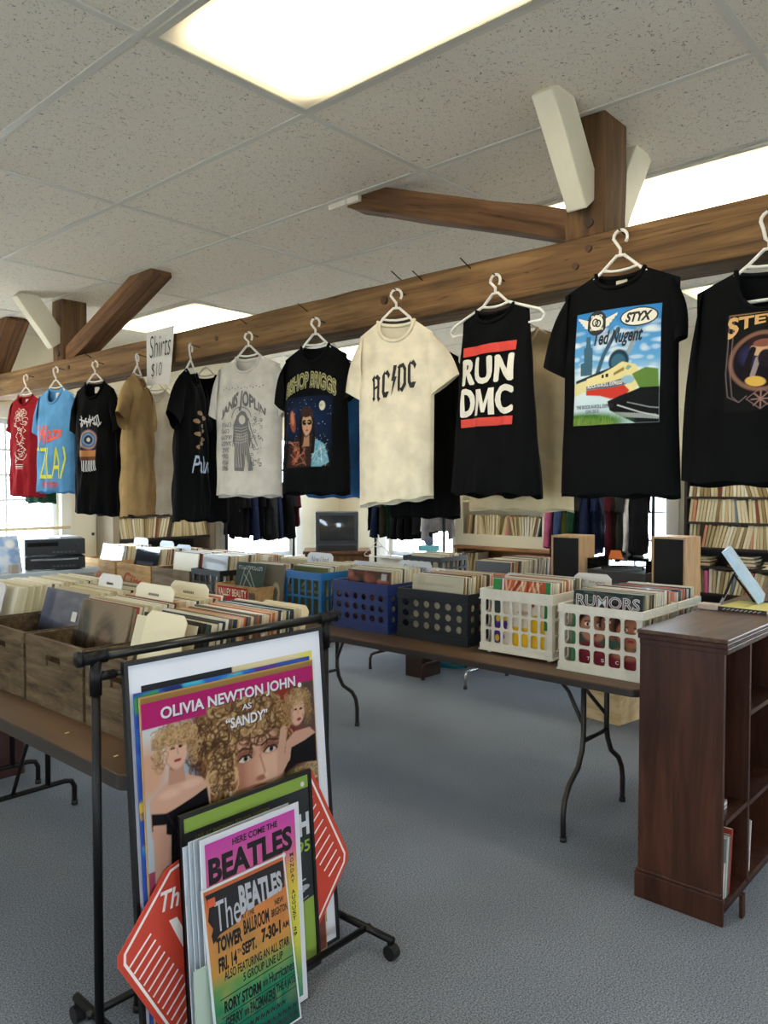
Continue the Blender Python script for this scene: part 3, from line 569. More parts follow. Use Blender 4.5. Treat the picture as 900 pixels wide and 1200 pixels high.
# --- black with train picture
S = Shirt(.186, .705, seed=71, amp=.006, drop=.055, nk=.08); t, n = tshirt('t_shirt', 'black t-shirt with a big blue picture of a streamlined train', (2.34, 1.10, 2.233), -88, S, '#0f1011', 2.362, 'white hanger holding the black shirt with the train picture', group=FG, sl=(.24, 70, .17), sr=(.18, 82, .15), tagc='#e3d9bd')
P = Picture(150, 200, '#3f86bf')
P.grade([(0, '#bcd3dd'), (.35, '#cfe0e6'), (.55, '#5f9fd0'), (1, '#2f78b8')])
for i in range(90):
    x, y = random.random(), random.uniform(.42, .85); P.ell(x, y, random.uniform(.03, .09), random.uniform(.012, .03), random.choice(('#dfe9ee', '#c3d8e4', '#eef3f2')), soft=.8, op=.5)
P.poly([(.08, .44), (.08, .55), (.12, .56), (.12, .68), (.145, .69), (.15, .78), (.20, .78), (.205, .69), (.225, .68), (.225, .44)], '#3d6072')
P.line([(.30, .46), (.36, .60), (.46, .74), (.53, .82)], .05, '#3d5a70').line([(.66, .60), (.72, .72), (.76, .80)], .045, '#8d989a').ell(.55, .54, .12, .10, '#1f3a49').ell(.55, .53, .085, .07, '#3b6377')
P.poly([(.02, .40), (.30, .46), (.52, .50), (.55, .53), (.50, .44), (.02, .35)], '#20303a')
P.poly([(.0, .26), (.0, .37), (.16, .40), (.16, .30)], '#d9cf98').poly([(.16, .28), (.16, .41), (.34, .44), (.50, .49), (.60, .53), (.74, .50), (.80, .42), (.76, .30), (.66, .23), (.50, .25), (.30, .27)], '#e0d296')
P.poly([(.16, .31), (.16, .345), (.50, .37), (.66, .40), (.70, .36), (.62, .33), (.45, .31)], '#57667f').poly([(.16, .265), (.16, .31), (.45, .315), (.62, .33), (.68, .28), (.60, .22), (.46, .22), (.34, .25)], '#c23a2e')
P.poly([(.50, .44), (.62, .485), (.62, .455), (.50, .415)], '#8a7341').poly([(.63, .47), (.66, .50), (.70, .485), (.66, .455)], '#7ea08c').rect(.355, .405, .38, .435, '#1c1c1c').rect(.40, .41, .43, .44, '#1c1c1c').ell(.66, .375, .07, .035, '#8fb6c9')
P.poly([(.70, .42), (.85, .47), (.98, .45), (1, .25), (.8, .28)], '#5c7d3a').poly([(.42, .20), (.80, .30), (1, .30), (1, .0), (.75, .0), (.45, .12)], '#16181a')
for i in range(16): x = .5 + .03 * i; P.line([(x, .10 - .002 * i), (x + .12, .055 - .002 * i)], .008, '#aab0ae')
P.line([(.55, .16), (.8, .09), (1, .05)], .012, '#c9cdcb').line([(.66, .18), (.9, .13), (1, .12)], .010, '#9aa09f')
P.ell(.15, .02, .5, .09, '#3e6a2a', soft=.5).ell(.1, .0, .35, .06, '#6d8a3a', soft=.6).poly([(0, .0), (0, .06), (.5, .02), (.6, 0)], '#6a7f3c')
for i in range(120): x = random.random() * .6; P.line([(x, random.uniform(0, .06)), (x + .01, random.uniform(.02, .10))], .006, random.choice(('#4f7a2e', '#7c9a48', '#2f5220')), .6)
x0, z0, x1, z1 = -.13, -.485, .145, -.125; T = lambda u, v: (x0 + (x1 - x0) * u, z0 + (z1 - z0) * v); bx = lambda a, b, c, d: (*T(a, b), *T(c, d))
P.build('train_print', sub(S.surf, x0, z0, x1, z1), t)
BLK = mat('#15161a', .7); CRM = mat('#e8e4d4', .7); I = lambda: Ink(S.surf, .02)
I().text('Ted Nugent', bx(.24, .66, .82, .82), .03, .35, lift=.0018).build('black_script', BLK, t); I().text('THE ROCK-N-ROLL EXPRESS', bx(.04, .145, .50, .178), .02, lift=.0018).build('black_lettering', BLK, t); I().text('ON 2013', bx(.16, .105, .32, .137), .02, lift=.0018).build('black_lettering', BLK, t)
I().disc(*T(.27, .895), .034, .040, lift=.0015).poly([T(.14, .93), T(.27, .99), T(.40, .93), T(.38, .90), T(.16, .90)], .0016).poly([T(.14, .86), T(.27, .805), T(.40, .86), T(.38, .89), T(.16, .89)], .0016).build('winged_emblem', BLK, t)
for sd in (-1, 1):
    k = I()
    for j in range(4): k.poly([T(.27 + sd * .11, .925 - j * .018), T(.27 + sd * (.25 - j * .03), .965 - j * .026), T(.27 + sd * (.24 - j * .03), .94 - j * .026), T(.27 + sd * .11, .905 - j * .018)], .0017)
    k.build('emblem_wing', CRM, t)
I().disc(*T(.27, .895), .022, .024, lift=.0020).build('emblem_disc', CRM, t); I().ring(*T(.255, .90), .009, .011, .004, lift=.0026).ring(*T(.29, .89), .008, .010, .004, lift=.0026).build('emblem_letters', BLK, t)
I().text('REO', bx(.20, .940, .34, .966), .03, lift=.0024).build('white_lettering', CRM, t); I().text('WAGON', bx(.19, .828, .35, .853), .03, lift=.0024).build('white_lettering', CRM, t)
I().disc(*T(.76, .905), .058, .030, lift=.0015).build('oval_border', BLK, t); I().disc(*T(.76, .905), .054, .026, lift=.0018).build('oval_field', CRM, t); I().text('STYX', bx(.61, .862, .91, .95), .05, .3, lift=.0024).build('black_lettering', BLK, t)
I().text('ROCK-N-ROLL EXPRESS', bx(.18, .322, .60, .368), .02, lift=.0024, warp=lambda a, b: (a, b * .7 + .35 * a)).build('white_lettering', CRM, t)
# --- black long sleeved, right edge
S = Shirt(.195, .60, seed=83, amp=.006, drop=.125, nk=.085, dep=.055, sh=.045); t, n = tshirt('long_sleeved_shirt', 'black long-sleeved shirt with a gold arched print, cut off by the right edge', (2.34, .662, 2.165), -88, S, '#0f1011', 2.318, 'white hanger holding the black shirt at the right edge', group=FG, sl=(.55, 86, .14), sr=(.55, 86, .14))
P = Picture(110, 170, '#131313'); P.ell(.5, .50, .43, .29, '#a97a62').ell(.5, .50, .405, .272, '#17131a')
P.ell(.33, .56, .12, .10, '#2b2a4d', soft=.8).ell(.5, .62, .16, .075, '#c09a76').ell(.5, .70, .22, .05, '#2c1c1c').ell(.52, .675, .14, .04, '#7d4b3d')
P.line([(.38, .62), (.30, .44), (.28, .36)], .09, '#1b1518').line([(.62, .62), (.70, .44), (.72, .36)], .09, '#3c2c2a').line([(.45, .52), (.38, .36)], .07, '#8d7f80').ell(.42, .30, .14, .05, '#c9a24c', -.2).ell(.55, .52, .10, .09, '#201a20')
for i in range(8): P.line([(.5, .12), (.5 + .13 * math.cos(i * PI / 4), .12 + .085 * math.sin(i * PI / 4))], .02, '#8b6a62')
P.line([(.3, .13), (.5, .02), (.7, .13), (.5, .23), (.3, .13)], .012, '#7d6268')
for q in (.06, .0): P.line([(.05 + q, .98), (.02 + q, .4), (.05 + q, .16), (.2, .10), (.3, .16)], .008, '#8a7277').line([(.95 - q, .98), (.98 - q, .4), (.95 - q, .16), (.8, .10), (.7, .16)], .008, '#8a7277')
P.line([(.05, .99), (.95, .99)], .01, '#a98458'); Q = (-.098, -.405, .10, -.13)
P.build('colour_print', sub(S.surf, *Q), t)
Ink(S.surf, .02).text('STEVIE', (-.092, -.205, .094, -.138), .03, 0, lambda a, b: (a, b + (1 - b) * .62 * (1 - ((a - .5) * 2) ** 2)), lift=.0020).build('gold_lettering', mat('#c79a5c', .6), t)
# --- shirts on the back side of the beam
def back_shirt(label, y, hw, zt, zh, th, color, hl, x=2.66, sl=(.2, 74, .15), mcol=None, nm='t_shirt', hk=True, seed=1):
    S = Shirt(hw, zt - zh, seed=seed, amp=.012); return tshirt(nm, label, (x, y, zt), th, S, color, (zt + .13) if hk else None, hl, group=BG2, sl=sl, nail=False, mcol=mcol, hgroup='hangers behind the beam') + (S,)
back_shirt('dark green t-shirt hanging behind the dark red one', 5.92, .16, 2.17, 1.44, -80, '#1d3a2c', 'hanger of the dark green shirt behind the beam', seed=91)
back_shirt('navy t-shirt hanging behind the light blue one', 5.36, .15, 2.16, 1.53, -80, '#1d2a3c', 'hanger of the navy shirt behind the beam', seed=92)
back_shirt('plain black t-shirt hanging behind the round rainbow print', 4.81, .17, 2.15, 1.365, -80, '#0e0f10', 'hanger of the plain black shirt behind the rainbow print', seed=93)
back_shirt('cream t-shirt with a faded brown stain-like print behind the tan shirt', 4.29, .135, 2.15, 1.393, -75, '#c9bda6', 'hanger of the cream shirt behind the tan one', seed=94, mcol=mat('#e4dccb', .93, nz=(5, .2), hex2='#bcae97', spec=.1))
back_shirt('plain white t-shirt just behind the cream one left of the sign', 4.41, .13, 2.14, 1.39, -72, '#d9d9d9', 'hanger of the white shirt left of the sign', x=2.82, seed=95)
back_shirt('plain black t-shirt hanging straight behind the edge-on script shirt', 3.77, .14, 2.19, 1.36, -75, '#0d0d0e', 'thin hanger of the plain black shirt right of the sign', seed=96)
m = bpy.data.materials.new('tie_dye'); m.use_nodes = True; nt = m.node_tree; tc = nt.nodes.new('ShaderNodeTexCoord'); n_ = nt.nodes.new('ShaderNodeTexNoise'); n_.inputs['Scale'].default_value = 6; rp = nt.nodes.new('ShaderNodeValToRGB')
for p, c in ((.3, '#2b6fb0'), (.42, '#8fc9d8'), (.5, '#4a4f94'), (.6, '#2f8fb5'), (.7, '#1d3f78')):
    e = rp.color_ramp.elements[0] if p == .3 else (rp.color_ramp.elements[1] if p == .7 else rp.color_ramp.elements.new(p)); e.position = p; e.color = (*lin(c), 1)
nt.links.new(tc.outputs['Object'], n_.inputs['Vector']); nt.links.new(n_.outputs['Fac'], rp.inputs[0]); nt.links.new(rp.outputs[0], nt.nodes['Principled BSDF'].inputs['Base Color']); nt.nodes['Principled BSDF'].inputs['Roughness'].default_value = .9
back_shirt('blue tie-dye t-shirt peeping out behind the sunglasses shirt', 2.70, .17, 2.16, 1.51, -80, '#2b6fb0', 'hanger of the tie-dye shirt behind the beam', seed=97, mcol=m)
back_shirt('plain black t-shirt hanging behind the cream gothic one', 2.15, .155, 2.16, 1.425, -75, '#0d0d0e', 'hanger of the plain black shirt behind the gothic one', seed=98, sl=(.24, 72, .17))
back_shirt('long beige t-shirt hanging behind the black sleeveless one', 1.665, .215, 2.17, 1.467, -85, '#c6b491', 'hanger of the beige shirt behind the sleeveless one', seed=99, sl=(.22, 76, .16))
back_shirt('bright blue t-shirt behind the right-edge long-sleeved shirt', .66, .17, 2.23, 1.62, -85, '#3f86c0', 'hanger of the bright blue shirt behind the beam', seed=100)
# paper sign and spare nails
t = thing('paper_sign', 'white paper sign with handwritten price, pinned to the beam', 'sign', (2.388, 3.945, 2.125))
mb = MB(); n = 10
for i in range(n + 1):
    for j in range(2): u = i / n; mb.v.append((-.004 - .018 * u * u * (1 - j) - .006 * u, -.29 * u + .02 * (1 - j) * u, j * .30 - .012 * u * (1 - j)))
mb.f += [(2 * i, 2 * i + 1, 2 * i + 3, 2 * i + 2) for i in range(n)]
o = mb.build('sheet', mat('#e6e4e2', .8), t); o.modifiers.new('thickness', 'SOLIDIFY').thickness = .0006
def pf(u, v, l): return (-.0065 - .018 * u * u * (1 - v) - .006 * u - l, -.29 * u + .02 * (1 - v) * u, v * .30 - .012 * u * (1 - v))
k = Ink(pf, .1).text('Shirts', (.14, .50, .93, .90), -.012, .12, lift=.0012).text('$10', (.20, .12, .62, .40), -.014, .12, lift=.0012); k.build('handwriting', mat('#2b2b2f', .8), t)
for i, (y, z) in enumerate(((1.95, 2.365), (1.72, 2.37), (2.06, 2.385), (2.62, 2.345), (3.06, 2.35), (4.60, 2.355))):
    tag(MB().cyl((0, 0, 0), (-.05, .012, .03), .0024, 6).build('nail', NAIL, loc=(2.399, y, z)), ['bare iron nail left of the sleeveless shirt hanger', 'bare iron nail close to the sleeveless shirt hanger', 'bare nail tip above the gothic shirt hanger', 'bare nail left of the sunglasses shirt hanger', 'bare nail left of the grey print shirt hanger', 'bare nail beside the rainbow print shirt hanger'][i], 'nail', 'nails in the beam')
# ---------------------------------------------------------------- garment rack with posters leaning on it
BLKM = mat('#060607', .45, nz=(30, .25), spec=.3); CHROME = mat('#3a3936', .28, .85); RUBBER = mat('#0a0a0a', .6)
t = thing('garment_rack', 'low black tubular garment rack on castors with posters leaning against it', 'rack', (0, 0, 0))
RY, ZB = 1.985, .06
XA, XB = 1.035, 1.897
MB().tube([(XA - .045, RY, 1.09), (XB + .05, RY, 1.09)], .0145, 14).build('top_rail', CHROME, t, True)
for x, s in ((XA, -1), (XB, 1)):
    MB().tube([(x - .045 if s < 0 else x - .03, RY, 1.09), (x + .03 if s < 0 else x + .052, RY, 1.09)], .0195, 14).build('rail_socket', BLKM, t, True)
    xe = x + s * .052; MB().tube([(xe - s * .008, RY, 1.09), (xe, RY, 1.09)], .0225, 14).build('end_cap', BLKM, t, True)
    MB().tube([(x, RY, ZB), (x, RY, 1.075)], .0125, 12).build('post', BLKM, t, True)
    MB().tube([(x, RY, .985), (x, RY, 1.08)], .0165, 12).build('post_sleeve', BLKM, t, True)
    lg = MB().tube([(x - .02 * s, 2.16, ZB), (x - .012 * s, 1.655 if s > 0 else 1.62, ZB)], .0125, 12).build('base_leg', BLKM, t, True)
    for y in (2.15, 1.67 if s > 0 else 1.635):
        xc = x - .015 * s; MB().tube([(xc, y, .028), (xc, y, ZB)], .006, 8).build('caster_stem', RUBBER, lg)
        MB().cyl((xc - .016, y - .012, .024), (xc + .016, y - .012, .024), .024, 16).build('caster', RUBBER, lg)
MB().tube([(XA, RY, 1.035), (XA + .055, RY, 1.035)], .0135, 12).build('rail_socket', BLKM, t, True)
MB().tube([(XA + .05, RY, 1.035), (XB - .01, RY, 1.035)], .009, 10).build('lower_rail', CHROME, t, True)
MB().tube([(XA, 2.055, ZB), (XB, 2.055, ZB)], .011, 10).build('base_bar', BLKM, t, True)
MB().tube([(XA, 1.768, ZB), (XB, 1.772, ZB)], .011, 10).build('base_bar', BLKM, t, True)

def board(name, label, x0, x1, yb, yt, h, th, mcol, cat='poster', zb=.003, group=None, tilt=0):
    # upright sheet: local x across, z up the sheet, y = 0 is its face (towards -y)
    o = thing(name, label, cat, (x0, yb, zb), 0, group); o.rotation_euler = (-math.asin((yt - yb) / h), tilt, 0)
    if mcol: MB().box(0, 0, 0, x1 - x0, th, h).build('backing', mcol, o)
    return o
def face(y0=0): return lambda u, v, l: (u, y0 - l, v)
PLAST = clear_mat('plastic_film', (.98, .98, .98), .10, .06)
def dot(o, u, v, c='#e9e9ec', r=.008, y=-.003, label=None): MB().cyl((u, y, v), (u, y + .0015, v), r, 14).build('price_sticker', mat(c, .6), o)
# 1 tall framed film poster, white border
w, h = .738, 1.062
o = board('framed_poster', 'tall black-framed poster with a wide white border, rearmost on the rack', 1.106, 1.106 + w, 1.872, 1.957, h, .008, mat('#dfe2ee', .5))
fm = MAT_F = mat('#141416', .4)
for q in ((-.006, -.006, w + .006, .006), (-.006, h - .006, w + .006, h + .006), (-.006, .006, .006, h - .006), (w - .006, .006, w + .006, h - .006)): MB().box(q[0], -.006, q[1], q[2], .012, q[3]).build('frame_bar', fm, o)
P = Picture(120, 180, '#2b2c30'); P.rect(.48, .82, 1, 1, '#cfc39c').rect(.9, .4, 1, 1, '#d5cf6d').rect(0, 0, 1, .72, '#3a3042')
for i in range(90): x, y = random.random(), random.uniform(0, .8); P.poly([(x, y), (x + .12, y + .03), (x + .1, y + .09), (x - .02, y + .06)], random.choice(('#27628a', '#7a2438', '#2a6d5a', '#40346e', '#b38a3a', '#161820')))
for i in range(24): P.line([(.48, .93), (.45 + .02 * i, .82)], .004, '#3b3a38', .5)
P.poly([(.62, .0), (.70, .18), (.82, .22), (.94, .0)], '#241f22').ell(.8, .27, .07, .07, '#b98a74').rect(.95, 0, 1, .24, '#b79a68')
P.build('picture', sub(face(), .045, .075, w - .045, h - .068), o, .001); dot(o, .60, .965)
# 2 colourful poster just behind the portrait
w, h = .655, .979
o = board('art_poster', 'blue and multicolour poster showing as a strip above the portrait poster', 1.120, 1.120 + w, 1.862, 1.937, h, .003, mat('#3d57a3', .5))
P = Picture(100, 140, '#2f4c9e')
for i in range(140):
    x, y = random.random(), random.random(); P.poly([(x, y), (x + .14, y + .02), (x + .10, y + .06), (x - .04, y + .045)], random.choice(('#2d5fb3', '#b0323e', '#3fa3c4', '#3c8a55', '#5a3b8c', '#20316b', '#c9a83a')))
P.build('picture', sub(face(), 0, 0, w, h), o)
# 3 portrait poster on board in film
w, h = .650, .968
o = board('portrait_poster', 'pink-banded poster of a curly blonde woman shown three times, in clear film', 1.130, 1.130 + w, 1.856, 1.926, h, .004, mat('#b8935f', .6))
random.seed(21)
P = Picture(240, 360, '#7d4a3e')
P.rect(0, 0, .33, 1, '#b9c1cb').ell(.06, .86, .2, .1, '#d6d9dd', soft=.8).ell(.27, .85, .09, .12, '#7f96ad', soft=.8).ell(.02, .78, .1, .08, '#d3a58c', soft=.8)
P.ell(.82, .76, .26, .24, '#8d3128', soft=.9).ell(.34, .86, .10, .12, '#8a4436', soft=.9).ell(.97, .86, .12, .12, '#5c4c46', soft=.8).ell(.78, .66, .10, .12, '#241a18', soft=.8)
P.rect(0, 0, .33, .50, '#a64a6a').ell(.1, .4, .2, .08, '#8a3552', soft=.8)
# big central head, cut off below the mouth by the poster in front
P.ell(.52, .79, .27, .155, '#5f4029', soft=.3).ell(.36, .66, .10, .16, '#5d3c28', soft=.4); P.curls(.52, .80, .27, .15, ('#4d301f', '#644229', '#7d5537'), 420, .040)
P.ell(.60, .69, .158, .150, '#c9947d', soft=.2).ell(.49, .70, .05, .12, '#b07a64', soft=.9).ell(.69, .62, .07, .05, '#b9826c', soft=.9).ell(.68, .68, .075, .10, '#dcb19a', soft=.8).ell(.47, .66, .05, .1, '#ad7660', soft=.8).ell(.60, .78, .12, .05, '#cf9f88', soft=.8)
for ex, ey, w_ in ((.535, .735, 1), (.695, .742, .9)):
    P.ell(ex, ey + .012, .055, .020, '#8a5746', soft=.8).ell(ex, ey, .036 * w_, .0090, '#d9cabf').ell(ex + .006, ey + .001, .0135, .0090, '#3c4644').ell(ex + .006, ey + .001, .007, .005, '#0b0b0b').line([(ex - .042, ey - .001), (ex - .012, ey + .0105), (ex + .026, ey + .0095), (ex + .042, ey - .001)], .009, '#2a1a14').line([(ex - .055, ey + .022), (ex - .01, ey + .034), (ex + .048, ey + .026)], .011, '#4f3524')
P.line([(.628, .735), (.648, .69), (.658, .668)], .012, '#b07a64', .7).ell(.630, .660, .034, .009, '#a06753', soft=.7).ell(.664, .664, .013, .009, '#e3baa6', soft=.5).ell(.62, .628, .062, .012, '#9b3d3c').ell(.62, .619, .048, .009, '#b35a54')
P.curls(.52, .868, .25, .055, ('#b08a60', '#94714a', '#8a6442', '#cbaa7e', '#6a4a30', '#bf9c70'), 520, .036); P.curls(.40, .73, .055, .15, ('#b28a5c', '#8a6442', '#d4b184', '#6a4a30', '#cbaa7e'), 330, .034); P.curls(.55, .832, .18, .022, ('#b08a60', '#a07a50', '#cbaa7e'), 90, .022); P.curls(.79, .80, .035, .07, ('#a47c52', '#7d5838', '#c9a274'), 70, .024)
P.curls(.52, .84, .27, .09, ('#4d331f', '#5f4229'), 110, .034); P.curls(.40, .73, .06, .14, ('#4d331f', '#5f4229'), 60, .032); P.ell(.445, .635, .008, .016, '#e3dcd0')
# left standing figure
P.poly([(.02, .60), (.02, .70), (.09, .735), (.13, .75), (.20, .75), (.29, .725), (.33, .69), (.33, .56), (.1, .5)], '#d3a691').poly([(.115, .73), (.125, .80), (.195, .80), (.205, .73)], '#c0907c')
P.ell(.12, .705, .05, .012, '#e0b8a4', soft=.8).ell(.23, .715, .05, .012, '#e0b8a4', soft=.8).poly([(.025, .665), (.10, .652), (.17, .662), (.25, .676), (.315, .690), (.325, .63), (.295, .59), (.305, .50), (.11, .49), (.118, .585), (.025, .615)], '#1a171b').line([(.10, .652), (.14, .60), (.13, .50)], .006, '#2e2a30').poly([(.03, .63), (.095, .62), (.09, .48), (.03, .46)], '#cf9f8b')
P.curls(.16, .845, .115, .062, ('#5f4530', '#7a5a3c'), 150, .018); P.ell(.165, .825, .056, .053, '#dcb09b').ell(.145, .835, .013, .004, '#33231f').ell(.187, .836, .013, .004, '#33231f').ell(.168, .797, .019, .005, '#a2423f').line([(.167, .832), (.172, .815)], .006, '#bd8a75').line([(.126, .846), (.158, .848)], .005, '#5b402e').line([(.175, .849), (.203, .847)], .005, '#5b402e')
P.curls(.16, .875, .105, .026, ('#b8946a', '#b08a5c', '#d0b085', '#8d6a46'), 260, .018); P.curls(.075, .825, .030, .05, ('#c09a6c', '#8d6a46', '#c4a278'), 80, .014); P.curls(.255, .825, .030, .05, ('#c09a6c', '#8d6a46', '#c4a278'), 80, .014)
# right figure
P.poly([(.78, .69), (.80, .75), (.86, .775), (.96, .775), (1, .75), (1, .64)], '#cf9f8b').poly([(.81, .67), (.83, .725), (.92, .735), (1, .75), (1, .65)], '#1d191c').line([(.80, .70), (.755, .665), (.765, .73), (.785, .79)], .045, '#cda08c')
P.curls(.88, .870, .085, .055, ('#6f5236', '#8f6b47'), 110, .017); P.ell(.885, .838, .048, .046, '#d9ae9a', -.2).ell(.872, .848, .010, .004, '#33231f').ell(.907, .846, .010, .004, '#33231f').ell(.892, .812, .016, .005, '#a2423f').line([(.888, .844), (.886, .83)], .005, '#bd8a75'); P.curls(.885, .890, .08, .022, ('#b08c62', '#a07d54', '#caa97e'), 130, .015); P.curls(.815, .84, .024, .05, ('#b08c62', '#8d6a46'), 60, .014); P.curls(.955, .84, .024, .05, ('#b08c62', '#8d6a46'), 60, .014); P.ell(.9, .62, .12, .035, '#8f7f5e', soft=.5); P.curls(.9, .62, .11, .022, ('#b5a47c', '#857350', '#d3c498'), 80, .02)
# lower left profile
P.ell(.20, .31, .11, .09, '#4a2c20', soft=.3).ell(.26, .30, .06, .055, '#d2a494', soft=.3).line([(.13, .38), (.11, .25), (.10, .18)], .05, '#3c241b')
P.rect(0, .935, 1, .985, '#b5286f').rect(0, .910, .33, .94, '#b5286f').rect(.33, .928, .5, .94, '#b5286f', .6).rect(0, .985, 1, 1, '#9c7a45')
P.build('picture', sub(face(), .004, .004, w - .004, h - .004), o, .0008)
k = Ink(face()); k.text('OLIVIA NEWTON JOHN', (.066, .882, .570, .926), .035, lift=.0014).text('AS', (.350, .858, .386, .876), .03, lift=.0014).text('\u201cSANDY\u201d', (.286, .812, .448, .845), .035, lift=.0014); k.build('shadow_lettering', mat('#45203a', .6), o)
k = Ink(lambda u, v, l: (u - .0028, -l, v + .0028)); k.text('OLIVIA NEWTON JOHN', (.066, .882, .570, .926), .028, lift=.002).text('AS', (.350, .858, .386, .876), .02, lift=.002).text('\u201cSANDY\u201d', (.286, .812, .448, .845), .028, lift=.002); k.build('white_lettering', mat('#eceaf0', .6), o)
o2 = MB().box(-.004, -.0045, -.002, w + .004, -.0040, h + .004).build('clear_film', PLAST, o); dot(o, .585, .895)
# 4 red hexagonal sign
pts = [(1.024, .312), (1.178, .486), (1.700, .624), (1.733, .616), (1.885, .292), (1.880, .262), (1.733, .10), (1.205, -.0), (1.175, .004), (1.022, .285)]
o = thing('hexagon_sign', 'large red hexagonal sign with white stripes and rim, behind the green framed poster', 'sign', (0, 1.8395, .003)); o.rotation_euler = (-.070, 0, 0)
MB().prism(pts, lambda u, v, d: (u, d, v), .004).build('panel', mat('#c3402f', .45), o)
cx, cz = 1.455, .30; ins = lambda q, f: [(cx + (u - cx) * f, cz + (v - cz) * f) for u, v in q]
k = Ink(face()); q = ins(pts, .955); k.stroke(q + q[:1], .0075, lift=.001); k.build('white_rim', mat('#f0e9e6', .5), o)
WS = mat('#f0e9e6', .5)
for i in range(11):
    t_ = i / 10.5; a = Vector((1.708, .585)).lerp(Vector((1.853, .272)), t_); d = Vector((-.085, -.065)) * (.62 + .25 * math.sin(t_ * 3)); Ink(face()).stroke([(a.x - .004, a.y), (a.x + d.x, a.y + d.y)], .0055, lift=.001).build('stripe', WS, o)
for i in range(12):
    t_ = i / 11.5; a = Vector((1.055, .272)).lerp(Vector((1.205, .02)), t_); Ink(face()).stroke([(a.x, a.y), (a.x + .066, a.y + .060)], .0055, lift=.001).build('stripe', WS, o)
k = Ink(face()); k.text('Th', (1.155, .375, 1.215, .43), .02, .3).text('W', (1.178, .255, 1.33, .345), .05); k.build('white_lettering', WS, o)
# 5 green framed concert poster
w, h = .495, .628
o = board('framed_poster', 'black-framed green and charcoal concert poster in the middle of the rack', 1.212, 1.212 + w, 1.8145, 1.862, h, .008, mat('#94b24a', .5))
f = .011
for q in ((0, 0, w, f), (0, h - f, w, h), (0, f, f, h - f), (w - f, f, w, h - f)): MB().box(q[0], -.007, q[1], q[2], .010, q[3]).build('frame_bar', fm, o)
k = Ink(face()); k.poly([(f, .16), (w - f, .225), (w - f, .575), (f, .575)], .0008).build('charcoal_field', mat('#2c2f33', .55), o)
Ink(face()).text('LIVE AT MADISON SQUARE GARDEN', (.05, .548, .32, .560), .01, lift=.0016).build('gold_lettering', mat('#8c8a4c', .6), o)
Ink(face()).text('H', (.434, .425, .479, .497), .05, lift=.0016).build('white_lettering', mat('#dfe2ea', .5), o); Ink(face()).text('95', (.424, .372, .478, .410), .02, lift=.0016).build('green_lettering', mat('#9ec23f', .5), o)
k = Ink(face())
for i in range(5): k.stroke([(.40, .32 - i * .018), (.40 + .02 + .008 * (i * 7 % 5), .32 - i * .018 + .004)], .005, lift=.0016)
k.disc(.445, .262, .022, .009, lift=.0016).stroke([(.41, .222), (.46, .232)], .0025, lift=.0016).build('small_print', mat('#b9bcc4', .5), o); dot(o, .458, .590)
MB().box(f, -.0050, f, w - f, -.0045, h - f).build('glazing', PLAST, o)
# 6 stack of white boarded prints
for i, (dx, dy, hh) in enumerate(((-.030, .030, .57), (-.018, .021, .583), (-.008, .012, .588))):
    bb = board('boarded_print', ['white boarded print at the back of the stack left of the pink poster', 'white boarded print in the middle of the stack left of the pink poster', 'white boarded print at the front of the stack, just behind the pink poster'][i], 1.212 + dx, 1.212 + dx + .34, 1.738 + dy - .018, 1.779 + dy - .012, hh, .0035, mat('#cdd6e2', .45), cat='poster', group='boarded prints')
    MB().box(-.001, -.0015, -.001, .341, -.001, hh + .001).build('clear_film', PLAST, bb)
bb = board('boarded_print', 'short pale green boarded print low behind the handwritten poster', 1.158, 1.40, 1.70, 1.715, .27, .003, mat('#aebfb2', .45), cat='poster')
# 7 pink to yellow concert poster
w, h = .355, .592
o = board('concert_poster', 'pink to yellow concert poster with bold black capitals in a white border', 1.208, 1.208 + w, 1.7150, 1.7560, h, .0035, mat('#e6e8f2', .4))
P = Picture(60, 110, '#e8e0a0'); P.grade([(0, '#5aa38c'), (.14, '#7fb06c'), (.28, '#d5d556'), (.52, '#e8dc58'), (.70, '#e3b55c'), (.80, '#d9699c'), (1, '#cf4fb0')]); P.build('colour_field', sub(face(), .014, .018, w - .018, h - .016), o, .0006)
k = Ink(face()); k.text('HERE COME THE', (.105, .545, .268, .564), .025).text('BEATLES', (.022, .462, .322, .534), .045).text('C', (.024, .428, .036, .443), .02)
for i, c in enumerate('MONDAY AUGUST 29'): c.strip() and k.text(c, (.310 + (.004 if c == 'I' else 0), .440 - i * .0158, .324, .452 - i * .0158), .02)
k.disc(.245, .432, .024, .024).disc(.105, .432, .028, .022); k.poly([(.06, .36), (.08, .42), (.13, .425), (.16, .36)]).poly([(.20, .36), (.222, .42), (.268, .42), (.285, .36)]); k.build('black_print', mat('#1d1a1c', .5), o)
MB().box(-.003, -.0032, -.002, w + .003, -.0028, h + .003).build('clear_film', PLAST, o); dot(o, .285, .455)
# 8 handwritten dance poster
w, h = .292, .468
o = board('dance_poster', 'small orange to green dance poster with handwritten black lettering, frontmost', 1.198, 1.198 + w, 1.662, 1.738, h, .003, mat('#dfe4ec', .4))
P = Picture(60, 100, '#d98a4a'); P.grade([(0, '#1f4a48'), (.12, '#23705c'), (.30, '#2f8a66'), (.42, '#6f9f5a'), (.52, '#c9954f'), (.75, '#d58a50'), (1, '#c96a48')])
for i in range(90): P.ell(random.random(), random.random(), random.uniform(.03, .12), random.uniform(.02, .06), random.choice(('#d99a58', '#b8683c', '#2a6a58', '#447a50')), soft=.9, op=.12)
P.build('colour_field', sub(face(), .006, .006, w - .006, h - .006), o, .0005)
k = Ink(face()); k.poly([(.010, .452), (.285, .452), (.28, .378), (.23, .370), (.18, .366), (.115, .362), (.10, .345), (.045, .338), (.022, .322), (.018, .345), (.026, .36), (.012, .385), (.02, .42)], .0009).build('black_banner', mat('#211d22', .5), o)
ink = mat('#1b1a1b', .5)
